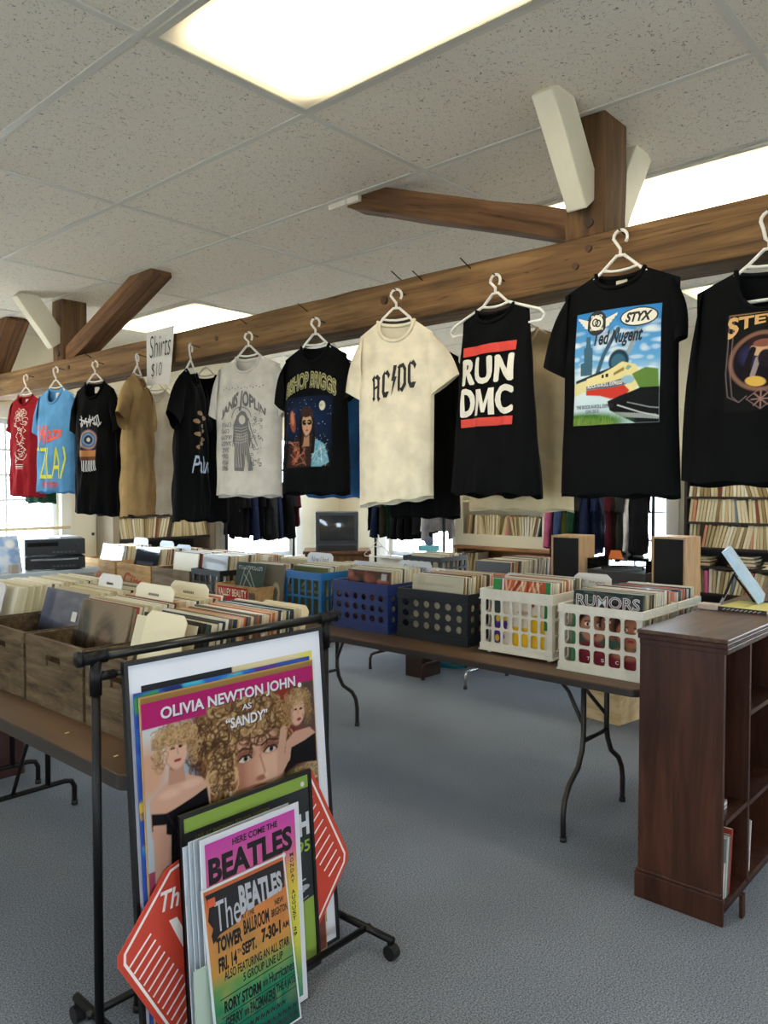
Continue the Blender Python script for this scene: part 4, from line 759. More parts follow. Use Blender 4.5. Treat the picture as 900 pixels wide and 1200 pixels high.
Ink(face()).text('The', (.035, .345, .118, .425), .0, .05, lift=.0016).text('BEATLES', (.118, .372, .272, .442), .045, lift=.0016, warp=lambda a, b: (a, b * (1.15 - .35 * a) - .18 * (1 - a))).build('pale_lettering', mat('#c5c6cf', .5), o)
for tx, q, b in (('AT THE', (.118, .348, .165, .364), .0), ('NEW', (.238, .340, .272, .356), .0), ('BRIGHTON', (.222, .312, .283, .333), .0), ('TOWER', (.030, .292, .115, .332), .03), ('BALLROOM', (.122, .304, .214, .344), .01), ('FRI. 14', (.030, .242, .092, .280), .02), ('TH', (.095, .266, .108, .278), 0), ('SEPT.', (.110, .254, .160, .286), .02), ('7-30-1', (.180, .258, .252, .296), .03), ('AM', (.256, .266, .282, .284), .01), ('ALSO FEATURING AN ALL STAR', (.045, .216, .275, .240), -.005), ('5 GROUP LINE UP', (.105, .188, .248, .210), -.005), ('RORY STORM', (.035, .136, .162, .166), .02), ('and the', (.168, .144, .186, .166), 0), ('Hurricanes', (.190, .142, .284, .170), 0), ('GERRY', (.035, .096, .094, .124), .02), ('and the', (.098, .100, .114, .122), 0), ('PACEMAKERS', (.118, .096, .205, .126), .01), ('THE 4 JAYS', (.212, .100, .282, .130), .01)): Ink(face()).text(tx, q, b + .022, .12, lift=.0012).build('lettering', ink, o)
k = Ink(face())
for z, n in ((.178, 0), (.131, 0), (.091, 0), (.066, 11), (.040, 13), (.020, 13)):
    if n:
        for i in range(n): x = .035 + i * .019; k.stroke([(x, z), (x + .005, z + .012), (x + .010, z + .002), (x + .014, z + .011)], .0035, lift=.0011)
    else: k.stroke([(.025, z - .004), (.14, z), (.284, z + .004)], .0022, lift=.0011)
k.stroke([(.208, .092), (.206, .130)], .002, lift=.0011).build('ruled_lines', ink, o)
MB().box(.016, -.0022, .418, .040, -.0016, .440).build('price_sticker', mat('#e0623a', .6), o)
MB().box(-.002, -.0030, -.002, w + .002, -.0026, h + .002).build('clear_film', PLAST, o)
# ---------------------------------------------------------------- tables
TOPB = mat('#62482f', .5, nz=(7, .25), hex2='#46331d', stretch=(1, .25, 1)); EDGE = mat('#2c2622', .5); LEG = mat('#3f3a36', .45, .5)
def folding_table(label, x0, x1, y0, y1, sets, style='wishbone', top=TOPB, leg=LEG, z=.75, group='folding tables', rim=.032):
    t = thing('folding_table', label, 'table', ((x0 + x1) / 2, (y0 + y1) / 2, 0), 0, group); a, b = (x1 - x0) / 2, (y1 - y0) / 2
    def rr(r, k=6): return [(sx * (a - r) + r * math.cos(q), sy * (b - r) + r * math.sin(q)) for sx, sy, q0 in ((1, 1, 0), (-1, 1, 90), (-1, -1, 180), (1, -1, 270)) for q in [R(q0 + 90 * i / k) for i in range(k + 1)]]
    MB().prism(rr(.045), lambda u, v, d: (u, v, z - .018 + d), .018).build('tabletop', top, t)
    MB().prism(rr(.045), lambda u, v, d: (u * 1.003, v * 1.0015, z - rim + d), rim - .005).build('edge_band', EDGE, t)
    for s in (-1, 1): MB().box(s * (a - .05) - .008, -b + .06, z - .036, s * (a - .05) + .008, b - .06, z - .022).build('apron_rail', EDGE, t)
    for yl, inward in sets:
        yl -= (y0 + y1) / 2
        if style == 'wishbone':
            for s in (-1, 1):
                xo, xi = s * (a - .09), s * .115
                MB().tube([(xi, yl, z - .03), (xi, yl, .42), (xi + s * .012, yl, .36), (xi + s * .05, yl, .29), (xo - s * .05, yl, .235), (xo - s * .012, yl, .18), (xo, yl, .12), (xo, yl, .012)], .0125, 10).build('leg', leg, t, True)
                MB().tube([(xo, yl, 0), (xo, yl, .02)], .0155, 10).build('foot_cap', mat('#1c1c1c', .6), t, True)
                MB().tube([(xi + s * .0, yl, .47), (xi * .6, yl + inward * .10, .60), (xi * .6, yl + inward * .22, z - .03)], .009, 8).build('brace', leg, t, True)
            MB().tube([(-.115, yl, .40), (.115, yl, .40)], .010, 8).build('crossbar', leg, t, True)
        else:
            for s in (-1, 1):
                MB().tube([(s * (a - .22), yl, z - .03), (s * (a - .22), yl, .125)], .0125, 10).build('leg', leg, t, True)
            MB().tube([(-a + .09, yl, .012), (-a + .09, yl, .09), (-a + .105, yl, .12), (-a + .14, yl, .128), (a - .14, yl, .128), (a - .105, yl, .12), (a - .09, yl, .09), (a - .09, yl, .012)], .0125, 10).build('foot_bar', leg, t, True)
            for s in (-1, 1): MB().tube([(s * (a - .09), yl, 0), (s * (a - .09), yl, .02)], .0155, 10).build('foot_cap', mat('#1c1c1c', .6), t, True)
            MB().tube([(0, yl, .128), (0, yl + inward * .1, .3), (0, yl + inward * .35, z - .03)], .009, 8).build('brace', leg, t, True)
    return t
folding_table('long brown folding table with curved legs carrying the plastic crates', 2.93, 3.70, 1.285, 3.74, [(1.66, 1), (3.48, -1)])
folding_table('second brown folding table beyond it carrying the fruit crates', 2.93, 3.70, 3.76, 6.15, [(4.1, 1), (5.8, -1)])
folding_table('near left brown folding table under the weathered wooden crates', 1.10, 1.872, 1.955, 3.83, [(2.05, 1), (3.64, -1)], 'bar', leg=mat('#1d1a18', .45, .4), rim=.046)
folding_table('far left brown folding table ending beside the near one', 1.10, 1.872, 3.85, 5.30, [(4.04, 1), (5.0, -1)], 'bar', leg=mat('#1d1a18', .45, .4), rim=.046)
for i, (x, y) in enumerate(((1.165, 2.44), (1.16, 2.12), (1.21, 2.10))):
    tag(MB().prism([(0, 0), (.016, .003), (.018, .011), (.004, .009)], lambda u, v, d: (u, v, d), .0008).build('paper_scrap', mat('#d8c9a4', .8), loc=(x, y, .7505)), ['torn paper scrap on the table under the handled crate', 'torn paper scrap near the table corner, left one', 'torn paper scrap near the table corner, right one'][i], 'paper', 'paper scraps on the table')
tag(MB().bevbox(-.28, -.2, 0, .28, .2, .42, .006).build('storage_box', mat('#3d1d16', .6, nz=(5, .2)), loc=(1.52, 4.44, 0)), 'dark red-brown box on the floor under the left tables', 'box')
# ---------------------------------------------------------------- crates
OLDW = wood_mat('weathered_crate_wood', '#2e2318', '#5c4b37', '#827055', 3, (7, 1, 7), .85, .6); NEWW = wood_mat('fruit_crate_wood', '#9c7347', '#c09a68', '#d3b184', 3, (7, 1, 7), .8, .2, False)
GREYW = wood_mat('grey_crate_wood', '#5d4d3b', '#7d6a52', '#93806a', 3, (7, 1, 7), .8, .3, False)
def wood_crate(name, label, x0, x1, y0, y1, z0, h, m, boards=1, hole=False, group='wooden crates on the tables', th=.015, cat='crate', rz=0):
    cx, cy = (x0 + x1) / 2, (y0 + y1) / 2; t = thing(name, label, cat, (cx, cy, z0), rz, group); a, b = (x1 - x0) / 2, (y1 - y0) / 2; bh = h / boards
    for i in range(boards):
        za, zb = i * bh + (.003 if i else 0), (i + 1) * bh
        for s in (-1, 1):
            xa, xb = (-a, -a + th) if s < 0 else (a - th, a)
            if hole and i == boards - 1:
                hz0, hz1, hw = zb - .095, zb - .055, .055; mb = MB()
                for q in ((-b, za, b, hz0), (-b, hz1, b, zb), (-b, hz0, -hw, hz1), (hw, hz0, b, hz1)): mb.box(xa, q[0], q[1], xb, q[2], q[3])
                mb.build('end_board', m, t)
                if s < 0: MB().box(xa + .005, -hw + .004, hz0, xa + .010, hw - .006, hz0 + .016).build('handle_lip', m, t)
            else: bevel(MB().box(xa, -b, za, xb, b, zb).build('end_board', m, t), .002)
            ya, yb = (-b, -b + th) if s < 0 else (b - th, b)
            bevel(MB().box(-a + th, ya, za, a - th, yb, zb).build('side_board', m, t), .002)
    if hole:
        for j in range(9): MB().box(-a - .0012, -b + .001, .012 + j * .026, -a, -b + .018, .024 + j * .026).build('finger_joint', mat('#54432f', .85), t)
    MB().box(-a + th, -b + th, .002, a - th, b - th, .012).build('crate_bottom', m, t); return t
CW = [(2.05, 2.49), (2.51, 2.95), (2.97, 3.41), (3.43, 3.87)]
CL = ['weathered wooden crate nearest the rack post', 'weathered wooden crate with hand hole, second from the rack post', 'weathered wooden crate with hand hole at the left edge', 'weathered wooden crate just past the left edge']
for (a, b), l in zip(CW, CL): wood_crate('wooden_crate', l, 1.262, 1.868, a, b, .75, .25, OLDW, 1, True, th=.016)
# holed plastic crates
def hole_poly(kind, w, h, n=16):
    if kind == 'rect': return [(sx * w / 2, sy * h / 2) for sx, sy in ((1, 1), (-1, 1), (-1, -1), (1, -1))]
    e = 2 / (2 if kind == 'circle' else 5); return [(math.copysign(abs(math.cos(q)) ** e, math.cos(q)) * w / 2, math.copysign(abs(math.sin(q)) ** e, math.sin(q)) * h / 2) for q in [2 * PI * (k + .5) / n for k in range(n)]]
def lattice(name, m, parent, fn, w, h, nx, ny, kind, fill, th):
    # plate w x h pierced by nx x ny holes; fn(u,v,d) places it, d = 0 outer face
    mb = MB(); cw, ch = w / nx, h / ny
    hp = hole_poly(kind, cw * fill[0], ch * fill[1]); n = len(hp)
    op = []
    for u, v in hp:
        k = max(abs(u) / (cw / 2), abs(v) / (ch / 2)); op.append((u / k, v / k))
    op = [(math.copysign(cw / 2, u) if abs(abs(u) - cw / 2) < cw * .22 and abs(abs(v) - ch / 2) < ch * .22 else u, math.copysign(ch / 2, v) if abs(abs(u) - cw / 2) < cw * .22 and abs(abs(v) - ch / 2) < ch * .22 else v) for u, v in op]
    for i in range(nx):
        for j in range(ny):
            cx, cy = (i + .5) * cw, (j + .5) * ch
            vs = [fn(cx + u, cy + v, d) for d in (0, th) for u, v in hp] + [fn(cx + u, cy + v, d) for d in (0, th) for u, v in op]
            fs = []
            for k in range(n):
                q = (k + 1) % n; fs += [(2 * n + k, 2 * n + q, q, k), (3 * n + k, n + k, n + q, 3 * n + q), (k, q, n + q, n + k)]
            mb.add(vs, fs)
    return mb.build(name, m, parent)
def milk_crate(label, x0, x1, y0, y1, z0, z1, col, front, side, kind, fill, rim=.03, base=.035, rz=0, feet=False, border=.018, th=.006, group='plastic crates on the tables', rough=.42):
    t = thing('plastic_crate', label, 'crate', ((x0 + x1) / 2, (y0 + y1) / 2, z0), rz, group); a, b, h = (x1 - x0) / 2, (y1 - y0) / 2, z1 - z0; m = mat(col, rough, nz=(20, .06)); f0 = .014 if feet else 0
    def ring(name, za, zb, out, tk):
        mb = MB(); A, B = a + out, b + out
        for q in ((-A, -B, A, -B + tk), (-A, B - tk, A, B), (-A, -B + tk, -A + tk, B - tk), (A - tk, -B + tk, A, B - tk)): mb.box(q[0], q[1], za, q[2], q[3], zb)
        return mb.build(name, m, t)
    ring('rim', h - rim, h, .004, .012); ring('rim_lip', h - rim - .005, h - rim, .008, .012); ring('base_band', f0, f0 + base, .004, .012); ring('base_lip', f0, f0 + .007, .009, .014)
    for sx in (-1, 1):
        for sy in (-1, 1): MB().box(min(sx * a, sx * (a - border)), min(sy * b, sy * (b - border)), f0 + base, max(sx * a, sx * (a - border)), max(sy * b, sy * (b - border)), h - rim).build('corner_post', m, t)
    za, hh = f0 + base, h - rim - f0 - base
    lattice('front_lattice', m, t, lambda u, v, d: (-a + d, b - border - u, za + v), 2 * (b - border), hh, *front, kind, fill, th)
    lattice('back_lattice', m, t, lambda u, v, d: (a - d, -b + border + u, za + v), 2 * (b - border), hh, *front, kind, fill, th)
    lattice('side_lattice', m, t, lambda u, v, d: (-a + border + u, -b + d, za + v), 2 * (a - border), hh, *side, kind, fill, th)
    lattice('side_lattice', m, t, lambda u, v, d: (a - border - u, b - d, za + v), 2 * (a - border), hh, *side, kind, fill, th)
    MB().box(-a + .01, -b + .01, f0 + .004, a - .01, b - .01, f0 + .010).build('crate_floor', m, t)
    if feet:
        for sx in (-1, 1):
            for sy in (-1, 1): MB().tube([(sx * (a - .03), sy * (b - .03), 0), (sx * (a - .03), sy * (b - .03), f0 + .004)], [.009, .013], 10).build('foot', m, t)
    return t
WP = '#dcd6c6'
milk_crate('white plastic crate with rounded square holes beside the dark bookcase', 3.055, 3.405, 1.325, 1.705, .75, 1.040, WP, (5, 3), (5, 3), 'sq', (.80, .82))
milk_crate('white plastic crate at the far side of the table behind the rounded-hole one', 3.425, 3.695, 1.325, 1.705, .75, 1.040, WP, (5, 3), (4, 3), 'sq', (.80, .82))
milk_crate('white lattice crate with tall slots, left of the rounded-hole white crate', 3.115, 3.475, 1.775, 2.165, .75, 1.062, WP, (7, 3), (6, 3), 'sq', (.76, .86), feet=True, rim=.045)
milk_crate('black plastic crate with rows of round holes', 3.155, 3.505, 2.275, 2.735, .75, 1.012, '#1c2026', (6, 3), (5, 3), 'circle', (.60, .66), rim=.045, base=.05)
milk_crate('navy blue plastic crate with rows of round holes', 3.145, 3.495, 2.800, 3.225, .75, 1.018, '#22346e', (6, 3), (5, 3), 'circle', (.58, .62), rim=.05, base=.045)
milk_crate('bright blue open lattice crate left of the navy one', 3.165, 3.525, 3.345, 3.68, .75, 1.040, '#1f6ba8', (5, 2), (6, 2), 'rect', (.72, .88), rim=.040, base=.03)
milk_crate('black open lattice crate between the plain and the labelled fruit crates', 3.06, 3.40, 4.20, 4.515, .76, 1.0, '#15151a', (4, 3), (4, 3), 'rect', (.72, .80))
vb = wood_crate('fruit_crate', 'cardboard-coloured fruit crate with a red apple label', 3.0, 3.36, 3.745, 4.165, .75, .185, NEWW, 1, group='fruit crates', th=.010)
FF = lambda x, yl: (lambda u, v, l: (x - l, yl - u, v))
fv = FF(-.18, .21)
P = Picture(90, 46, '#b02a2c'); P.rect(0, 0, 1, .06, '#6d1a1c').ell(.14, .30, .12, .26, '#16222e').ell(.15, .30, .085, .19, '#3f8fb0').ell(.17, .34, .03, .07, '#9fd0dd').poly([(.22, .05), (.30, .28), (.55, .10), (.8, .30), (.95, .22), (1, .05)], '#18222c').ell(.88, .26, .06, .18, '#7a1f22').rect(.46, .36, .74, .48, '#d7b48a')
P.build('paper_label', sub(fv, .02, .014, .335, .172), vb, .001); Ink(fv).text('VALLEY BEAUTY', (.03, .112, .322, .160), .02, lift=.0022).build('label_lettering', mat('#e9d9b8', .6), vb)
k = Ink(fv)
for i in range(4): x = .345 + i * .016; k.stroke([(x, .03), (x + .01, .15)], .005).stroke([(x + .012, .03), (x, .15)], .004)
k.build('stencil_marks', mat('#2b2420', .7), vb)
c2 = wood_crate('fruit_crate', 'light wooden fruit crate with red script, nearer of the two', 3.055, 3.42, 5.03, 5.51, .75, .225, NEWW, 1, group='fruit crates', th=.012)
c1 = wood_crate('fruit_crate', 'light wooden fruit crate with red script, farthest on the table', 3.055, 3.42, 5.54, 6.03, .75, .235, NEWW, 1, group='fruit crates', th=.012)
for c in (c1, c2):
    f_ = FF(-.1825, .24); Ink(f_).text('C\u00fctt', (.10, .055, .37, .155), .03, .35, warp=lambda a, b: (a, b * (1.1 - .3 * a) + .06 * math.sin(6 * a)), lift=.0016).build('red_script', mat('#b4472c', .7), c)
wood_crate('fruit_crate', 'plain grey-brown wooden crate left of the black lattice crate', 3.055, 3.42, 4.54, 5.01, .75, .225, GREYW, 1, group='fruit crates', th=.012)
# ---------------------------------------------------------------- records
CREAM = ['#d9d0b2', '#cfc6a6', '#e4dfcc', '#c2b896', '#dcd6c0', '#b5a986', '#d3cbb0']; MIXED = ['#8d3b2c', '#22211f', '#3c3a36', '#5b5344', '#2f4a3b', '#c9a53a', '#b5542e', '#40454e', '#8c8672', '#6e2f2c', '#d8d4c4', '#a08a5a', '#26354a', '#caa88a']
def sleeve_mesh(col, th, w, h):
    k = (col, th, w, h)
    if k not in MATS:
        mb = MB().box(-th / 2, -w / 2, 0, th / 2, w / 2, h); MATS[k] = mb.data('sleeve', mat(col, .38, coat=.25))
    return MATS[k]
def rec(col, th, w, h, loc, lean, yawj, label, group, name='record_album', cat='record'):
    o = bpy.data.objects.new(name, sleeve_mesh(col, th, round(w, 3), round(h, 3))); COL.objects.link(o); o.location = (loc[0], loc[1], loc[2] + abs(math.sin(lean)) * th / 2); o.rotation_euler = (0, lean, yawj); return tag(o, label, cat, group)
def ordn(i): return '%d%s' % (i, 'th' if 10 <= i % 100 <= 20 else {1: 'st', 2: 'nd', 3: 'rd'}.get(i % 10, 'th'))
CNAME = dict(zip(CREAM + MIXED, ['cream'] * 7 + ['brick red', 'black', 'charcoal', 'brown-grey', 'dark green', 'mustard', 'orange', 'slate grey', 'grey-olive', 'maroon', 'off-white', 'tan', 'navy', 'pale tan']))
def record_row(label, group, x0, x1, yc, z0, n, lean0, lean1, mix=.25, h=.318, th=.0120, w=.318, seed=0, jit=.004):
    r = random.Random(seed); out = []
    for i in range(n):
        t = (i + .5) / n; c = r.choice(MIXED) if r.random() < mix else r.choice(CREAM)
        out.append(rec(c, th, w, h + r.choice((0, 0, -.004, .004)), (x0 + (x1 - x0) * t, yc + r.uniform(-jit, jit), z0), R(lean0 + (lean1 - lean0) * t + r.uniform(-.25, .25)), r.uniform(-.004, .004), '%s record sleeve, %s from the front %s' % (CNAME[c], ordn(i + 1), label), group))
    return out
def stuff_row(name, label, x0, x1, yc, z0, n, lean, mix, h=.318, w=.318, seed=0, th=.0088, axis='x'):
    mbs = {}; r = random.Random(seed)
    for i in range(n):
        c = r.choice(MIXED) if r.random() < mix else r.choice(CREAM); mb = mbs.setdefault(c, MB()); p = x0 + (x1 - x0) * (i + .5) / n
        M = Matrix.Translation((p, yc + r.uniform(-.004, .004), z0) if axis == 'x' else (yc + r.uniform(-.004, .004), p, z0)) @ (Matrix.Rotation(R(lean), 4, 'Y') if axis == 'x' else Matrix.Rotation(R(-lean), 4, 'X') @ Matrix.Rotation(R(90), 4, 'Z'))
        mb.box(-th / 2, -w / 2, 0, th / 2, w / 2, h + r.uniform(-.004, .004), M)
    me = bpy.data.meshes.new(name); v, f, mi = [], [], []; ms = list(mbs)
    for k, c in enumerate(ms):
        b = len(v); v += mbs[c].v; f += [tuple(q + b for q in ff) for ff in mbs[c].f]; mi += [k] * len(mbs[c].f); 
    me.from_pydata(v, [], f)
    for c in ms: me.materials.append(mat(c, .38, coat=.25))
    me.polygons.foreach_set('material_index', mi); o = link(name, me); tag(o, label, 'records'); o['kind'] = 'stuff'; return o
ZR = .780
rowZ = record_row('of the row at the left edge', 'records in the left-edge row', 1.38, 1.84, 3.655, ZR, 38, 14, 5, .12, seed=1, w=.355, h=.335)
rowA = record_row('of the row behind the grey bagged cover', 'records behind the grey cover', 1.475, 1.84, 3.19, ZR, 30, 14, 5, .15, seed=2, w=.355, h=.335)
rowB = record_row('of the row behind the brown bagged cover', 'records behind the brown cover', 1.412, 1.85, 2.73, ZR, 36, 12, 6, .30, seed=3, w=.355, h=.335)
rowC = record_row('of the row behind the big cream card', 'records behind the cream card', 1.39, 1.85, 2.265, ZR, 42, 12, 4, .62, seed=4, w=.355, h=.335)
def cover(label, x, yc, lean, w, h, pic, col, z=ZR, th=.006, bag=True, build=None, name='record_album', cat='record', rz=0):
    o = thing(name, label, cat, (x, yc, z), rz, None); o.rotation_euler = (0, R(lean), rz)
    MB().box(-th / 2, -w / 2, 0, th / 2, w / 2, h).build('sleeve', mat(col, .4), o); fn = lambda u, v, l: (-th / 2 - l, w / 2 - u, v)
    if pic: pic.build('cover_print', sub(fn, .002, .002, w - .002, h - .002), o, .0006)
    if build: build(fn, o)
    if bag:
        mb = MB(); n = 8
        for j in range(n + 1):
            for i in range(n + 1):
                u, v = -.008 + (w + .016) * i / n, (h + .012) * j / n; mb.v.append(fn(u, v, .0035 + .0022 * math.sin(3.1 * i + 1.7 * j) + (.002 if i in (0, n) else 0)))
        mb.f += [(j * (n + 1) + i, j * (n + 1) + i + 1, (j + 1) * (n + 1) + i + 1, (j + 1) * (n + 1) + i) for j in range(n) for i in range(n)]
        mb.build('plastic_bag', clear_mat('record_bag', (.95, .95, .97), .40, .10), o, True, fix=False)
    return o
random.seed(33)
P = Picture(50, 50, '#6f7386')
for i in range(70): P.ell(random.random(), random.random(), random.uniform(.03, .12), random.uniform(.02, .07), random.choice(('#5f6478', '#858a9c', '#6a6d80', '#9a9eae', '#54586a')), soft=.9, op=.35)
P.rect(0, 0, 1, .12, '#5a5049')
cover('grey plastic-bagged record cover heading the second row', 1.455, 3.19, 15, .365, .345, P, '#777b8b', build=lambda fn, o: MB().box(-.0095, -.14, .225, -.0085, -.10, .265).build('price_sticker', mat('#c9c6bd', .6), o))
P = Picture(60, 60, '#9b8468'); P.ell(.12, .45, .16, .55, '#4b4640', soft=.5).ell(.58, .55, .22, .32, '#5d4a3c', soft=.5).ell(.6, .5, .13, .2, '#8f7058', soft=.5).ell(.6, .1, .2, .12, '#a06a4c', soft=.6)
for i in range(50): P.line([(random.random(), random.random()), (random.random(), random.random())], .015, random.choice(('#b09a7c', '#6b5847', '#867058')), .25)
cover('brown plastic-bagged record cover heading the third row', 1.392, 2.73, 14, .365, .345, P, '#9b8468')
P = Picture(50, 50, '#d3c9ac'); P.poly([(.03, .22), (.10, .62), (.19, .62), (.12, .22)], '#5d5348'); cover('cream record cover with a dark slanted stripe, nearest the rack rail', 1.36, 2.285, 15, .36, .335, P, '#d3c9ac', bag=False)
def card(label, x, yc, lean, w, h, col='#ddd6bf', z=ZR, text=None, cw=.035, marks=2, group='divider cards', rz=0, tabw=None):
    o = thing('divider_card', label, 'card', (x, yc, z), rz, group); o.rotation_euler = (0, R(lean), rz); c = min(cw, w * .2); a = w / 2
    fn = lambda u, v, l: (-.001 - l, a - u, v)
    MB().prism([(0, 0), (w, 0), (w, h - c * .6), (w - c * .55, h - .004), (w - c * .8, h), (c * .8, h), (c * .55, h - .004), (0, h - c * .6)], lambda u, v, d: (-.001 + d, a - u, v), .002).build('sheet', mat(col, .55), o)
    k = Ink(fn)
    if text: k.text(text, (w * .16, h - .065, w * .84, h - .025), -.012, .3)
    elif marks:
        for i in range(7): x_ = w * .36 + i * w * .04; k.stroke([(x_, h - .045), (x_ + w * .018, h - .036), (x_ + w * .03, h - .046)], .003)
    if k.mb.v: k.build('handwriting', mat('#2a2a2c', .7), o)
    return o
card('white divider card heading the row at the left edge', 1.335, 3.655, 14, .30, .36, '#cfcfd2')
card('white divider card sticking up far back in the grey-cover row', 1.665, 3.17, 10, .20, .395, '#d9d8d6')
card('cream divider card midway along the brown-cover row', 1.60, 2.71, 10, .27, .395)
card('cream divider card at the far end of the brown-cover row', 1.78, 2.72, 8, .27, .385)
card('big cream divider card heading the row behind the rack rail', 1.305, 2.215, 16, .235, .375, '#ddd2b2', marks=0)
card('cream divider card midway along the row behind the rack rail', 1.60, 2.25, 20, .27, .345, '#ddd2b2')
card('cream divider card at the far end of the row behind the rack rail', 1.83, 2.26, 20, .28, .352, '#e0d5b4')
# front crates: first the covers seen through the lattices
P = Picture(90, 90, '#3b5546'); P.rect(0, .80, 1, 1, '#2e3a36').rect(0, .0, .12, .8, '#3f7a52')
for i in range(30): P.line([(random.random(), .82 + .18 * random.random()), (random.random(), .82 + .18 * random.random())], .03, random.choice(('#2a3a33', '#5b7a6a', '#433a3c')), .5)
for fx, fy, rx, c in ((.32, .50, .24, '#b07a62'), (.60, .56, .20, '#8a5843'), (.86, .48, .24, '#a46a50')):
    P.ell(fx, fy + .08, rx * 1.15, .24, '#2b1a16', soft=.3).ell(fx, fy, rx * .85, .19, c, soft=.2)
    for s in (-1, 1): P.ell(fx + s * rx * .38, fy + .045, .045, .022, '#efe6dc').ell(fx + s * rx * .38, fy + .045, .02, .02, '#1a1210').line([(fx + s * rx * .38 - .05, fy + .085), (fx + s * rx * .38 + .05, fy + .09)], .014, '#2b1a16')
    P.ell(fx, fy - .10, .05, .018, '#8c2f33').ell(fx, fy - .03, .03, .02, '#8a5a46', op=.6)
P.rect(.12, 0, 1, .22, '#6e2330').ell(.3, .22, .2, .1, '#7d2c36', soft=.5).ell(.8, .2, .2, .08, '#a46a50', soft=.5)
def rum(fn, o):
    k = Ink(fn); k.text('RUMORS', (.012, .250, .307, .304), .045).build('pink_lettering', mat('#8a4658', .5), o)
    Ink(fn).text('RUMORS', (.014, .252, .305, .302), .022, lift=.0020).build('pale_lettering', mat('#d9dedc', .5), o); Ink(fn).text('RUMORS', (.0165, .2545, .3025, .2995), -.014, lift=.0026).build('dark_lettering', mat('#4a3a42', .5), o)
    for i, c in enumerate('TSC'): Ink(fn).text(c, (.078 + .066 * i, .020, .092 + .066 * i, .034), 0, lift=.0018).build('white_letter', mat('#e6e0dc', .5), o)
cover('record cover with three faces under neon capitals, front of the rounded-hole white crate', 3.085, 1.505, 5, .318, .320, P, '#2f3a36', z=.782, bag=False, build=rum)
P = Picture(90, 90, '#d8cdbb'); P.rect(0, .0, .16, 1, '#5a3f8f').rect(0, .82, .14, 1, '#3d8a4a').rect(.03, .35, .16, .7, '#47524a').rect(.92, .3, 1, 1, '#2f7a45').rect(.2, .80, .92, 1, '#a8502e')
for i in range(26): x = random.uniform(.25, .85); P.line([(x, .80), (x + random.uniform(-.1, .15), .98)], .03, random.choice(('#e0b48c', '#c2562e', '#7a2a1c', '#e6cdb0')), .7)
for i in range(16): P.ell(random.uniform(.02, .30), random.uniform(.02, .4), .04, .05, random.choice(('#6a4aa0', '#d9b23a', '#4a3480')), soft=.3)
P.rect(.36, .0, .94, .30, '#e3b62e').ell(.78, .36, .14, .14, '#e0b02a').ell(.55, .52, .1, .03, '#b89a8c').ell(.72, .66, .025, .05, '#a8442e')
cover('colourful record cover with flames and yellow patches in the tall-slot white crate', 3.148, 1.97, 4, .318, .320, P, '#d8cdbb', z=.792, bag=False)
P = Picture(40, 40, '#c9c0a4')
for i in range(40): P.ell(random.random(), random.random(), .1, .06, random.choice(('#bdb394', '#d3cbb2')), soft=.9, op=.4)
def pal(fn, o):
    k = Ink(fn)
    for i in range(16): x = .04 + .015 * i; k.stroke([(x, .262), (x + .006, .276), (x + .010, .262)], .003)
    k.build('faint_lettering', mat('#a29a80', .6), o)
cover('pale beige record cover at the front of the black round-hole crate', 3.19, 2.51, 5, .335, .315, P, '#c9c0a4', z=.772, bag=False, build=pal)
P = Picture(50, 50, '#5a2b24')
for i in range(60): P.ell(random.random(), random.random(), random.uniform(.04, .14), random.uniform(.04, .1), random.choice(('#c2604a', '#8a3a2c', '#d9826a', '#2a1c1c', '#1c1a1e')), soft=.6, op=.6)
P.rect(.80, .84, .93, .97, '#e6e4e0'); cover('dark red plastic-bagged record cover in the navy crate', 3.185, 3.0, 5, .325, .310, P, '#5a2b24', z=.770)
P = Picture(40, 40, '#59603a'); P.line([(.3, .6), (.5, .8), (.7, .62)], .02, '#b9bda8').line([(.2, .5), (.8, .5)], .015, '#b9bda8'); cover('olive record cover at the front of the bright blue crate', 3.20, 3.51, 6, .300, .300, P, '#59603a', z=.766, bag=False)
P = Picture(60, 60, '#3f4a42')
for q in ([(.05, .1), (.3, .9)], [(.12, .1), (.45, .85)], [(.3, .75), (.95, .2)], [(.45, .85), (.7, .5)], [(.5, .25), (.62, .36), (.72, .28)], [(.1, .12), (.25, .28), (.4, .1)], [(.42, .3), (.2, .22)]): P.line(q, .013, '#c9cfc4', .8)
P.ell(.6, .3, .22, .12, '#4a554c', soft=.4).line([(.35, .22), (.45, .34), (.62, .34), (.82, .36), (.85, .28)], .02, '#d8dcd2')
def grn(fn, o):
    k = Ink(fn)
    for i in range(12): x = .03 + .020 * i; k.ring(x, .272, .007, .011, .0026, i, i + 4.4, 7)
    k.build('script_lettering', mat('#cfd3c8', .6), o); MB().box(-.0045, -.02, .03, -.0038, .04, .058).build('price_sticker', mat('#d5d5da', .6), o)
cover('dark green record cover with white line drawing standing in the red-label crate', 3.06, 3.92, 8, .285, .305, P, '#3f4a42', z=.770, bag=False, build=grn)
P = Picture(40, 40, '#7a7260'); P.ell(.75, .35, .16, .28, '#b3aa92').ell(.75, .35, .09, .18, '#6a6252'); cover('grey-olive record cover beside the dark green one', 3.12, 3.80, 8, .285, .30, P, '#7a7260', z=.770, bag=False)
P = Picture(50, 40, '#8b93a6')
for i in range(40): P.line([(random.random(), random.random()), (random.random(), random.random())], .02, random.choice(('#c9d3e6', '#5a6478', '#7884a0')), .5)
cover('pale blue plastic-bagged record cover in the farthest script crate', 3.11, 5.78, 14, .325, .325, P, '#8b93a6', z=.768)
P = Picture(50, 40, '#3a4048')
for i in range(12): P.line([(.1 + .06 * i, .62), (.13 + .06 * i, .70), (.15 + .06 * i, .62)], .012, '#b9c0cc', .9)
